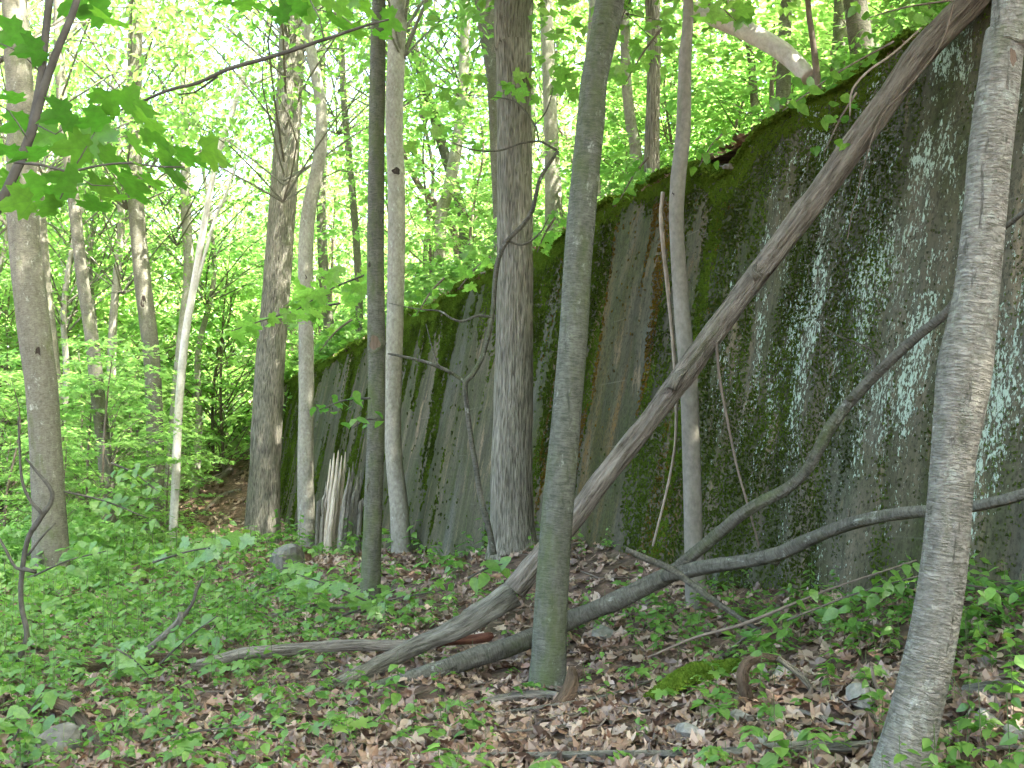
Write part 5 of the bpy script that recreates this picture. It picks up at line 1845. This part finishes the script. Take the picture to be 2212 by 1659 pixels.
# moss cushion on a rotten log at the lower right
def moss_patch(label, x0, y0, x1, y1, w, n):
    a, b = ghit(x0, y0), ghit(x1, y1)
    r = np.random.default_rng(int(x0))
    u_ = r.random(n)
    v_ = r.normal(size=n) * 0.4
    wd = w * mpp(x0, y0, a[1]) / 2
    d = (b - a)[:2]
    nn = np.array([-d[1], d[0]]) / np.linalg.norm(d)
    q = a[:2] + u_[:, None] * d + nn * (v_ * wd)[:, None]
    hh = 0.02 + 0.11 * np.exp(-v_ ** 2 * 1.2) * np.clip(4 * u_ * (1 - u_), 0, 1) ** 0.4
    p = np.column_stack([q, ground_z(q[:, 0], q[:, 1]) + hh * (0.8 + 0.3 * r.random(n))])
    mb = MB()
    tv, tf = tuft_tpl(5, 3)
    scatter(mb, tv, tf, p, rots(r.random(n) * 6.28, r.normal(size=n) * 0.4, r.normal(size=n) * 0.4), 0.012 + 0.012 * r.random(n), 0, np.clip(0.75 + 0.15 * r.normal(size=n), 0, 1))
    tag(mb.build('moss_patch', M['moss'], None, False), label, 'moss', kind='stuff')


moss_patch('bright green moss cushion on the floor at the lower right', 1420, 1520, 1600, 1455, 75, 5000)


# ================================================================== say which one: labels by the nearest landmark
MARKS = [('the thick left-edge tree', 100, 1000), ('the knot-hole tree', 333, 1000), ('the thin white sapling', 385, 900), ('the huge ridged tree', 573, 1000), ('the crooked pale tree', 661, 900),
         ('the dark knotted tree', 808, 1100), ('the broad furrowed tree', 1108, 900), ('the leaning dark tree', 1200, 1200), ('the smooth sapling', 1490, 900), ('the reddish bank tree', 1410, 150),
         ('the silvery near tree', 2040, 1250), ('the bleached fallen tree', 1650, 100)]
FLOOR = [('the arched root', 150, 1560), ('the bare dark sapling', 50, 1400), ('the pale crooked branch', 330, 1400), ('the dark knotted tree foot', 800, 1320), ('the leaning dark tree foot', 1185, 1465),
         ('the red rotten branch end', 1000, 1385), ('the long bottom stick', 1650, 1640), ('the curved stump', 1620, 1470), ('the silvery near tree foot', 1955, 1630), ('the leaning log tip', 640, 1525),
         ('the smooth sapling foot', 1505, 1320), ('the bottom left corner', 0, 1659), ('the bottom right corner', 2212, 1659), ('the bottom edge centre', 1106, 1659)]
ORD = ['closest', 'second closest', 'third closest', 'fourth closest', 'fifth closest', 'sixth closest', 'seventh closest', 'eighth closest', 'ninth closest', 'tenth closest', 'eleventh closest', 'twelfth closest'] + [w + ' closest' for w in ('thirteenth', 'fourteenth', 'fifteenth', 'sixteenth', 'seventeenth', 'eighteenth', 'nineteenth', 'twentieth', 'twenty-first', 'twenty-second', 'twenty-third', 'twenty-fourth', 'twenty-fifth', 'twenty-sixth', 'twenty-seventh', 'twenty-eighth', 'twenty-ninth', 'thirtieth', 'thirty-first', 'thirty-second', 'thirty-third', 'thirty-fourth', 'thirty-fifth', 'thirty-sixth', 'thirty-seventh', 'thirty-eighth', 'thirty-ninth', 'fortieth')]
KINDS = {'far trees on the flat wood floor': 'slender background tree', 'far trees on the bank': 'tall tree up the bank', 'understorey saplings in the left wood': 'leafy understorey sapling',
         'far saplings deep in the wood': 'far bright sapling', 'saplings on the bank': 'leafy bank sapling', 'bushes along the wall top': 'wall-top bush', 'bushes on the left wood floor': 'wood-floor bush',
         'rubble stones on the wall top': 'loose wall-top stone'}
cells = {}
for o in [o for o in scene.objects if o.parent is None and o.get('group')]:
    g_ = o['group']
    fl_ = 'foreground plants' in g_
    kd = KINDS.get(g_) or (o['label'].split(' among')[0] if fl_ else None)
    if kd is None:
        continue
    z_up = 0.1 if fl_ else (0.0 if 'stones' in g_ else (0.5 if 'bush' in g_ else 2.5))
    px, py, f = to_px((o.location[0], o.location[1], o.location[2] + z_up))
    if f < 0.5 or not (-900 < px < W0 + 900):
        continue
    nm, mx, my = min(FLOOR if fl_ else MARKS, key=lambda m: math.hypot(m[1] - px, (m[2] - py) * (1.0 if fl_ else 0.4)))
    side = 'left' if px < mx else 'right'
    if 'corner' in nm or 'centre' in nm:
        side = 'above' if 'corner' in nm else side
    cells.setdefault((kd, nm, side), []).append((f if not fl_ else math.hypot(mx - px, my - py), o))
for (kd, nm, side), lst in cells.items():
    for i, (d, o) in enumerate(sorted(lst, key=lambda q: q[0])):
        if i < len(ORD):
            rel = 'near' if side == 'above' else f'{side} of'
            o['label'] = f'{ORD[i]} {kd} {rel} {nm}' if len(lst) > 1 else f'{kd} alone {rel} {nm}'
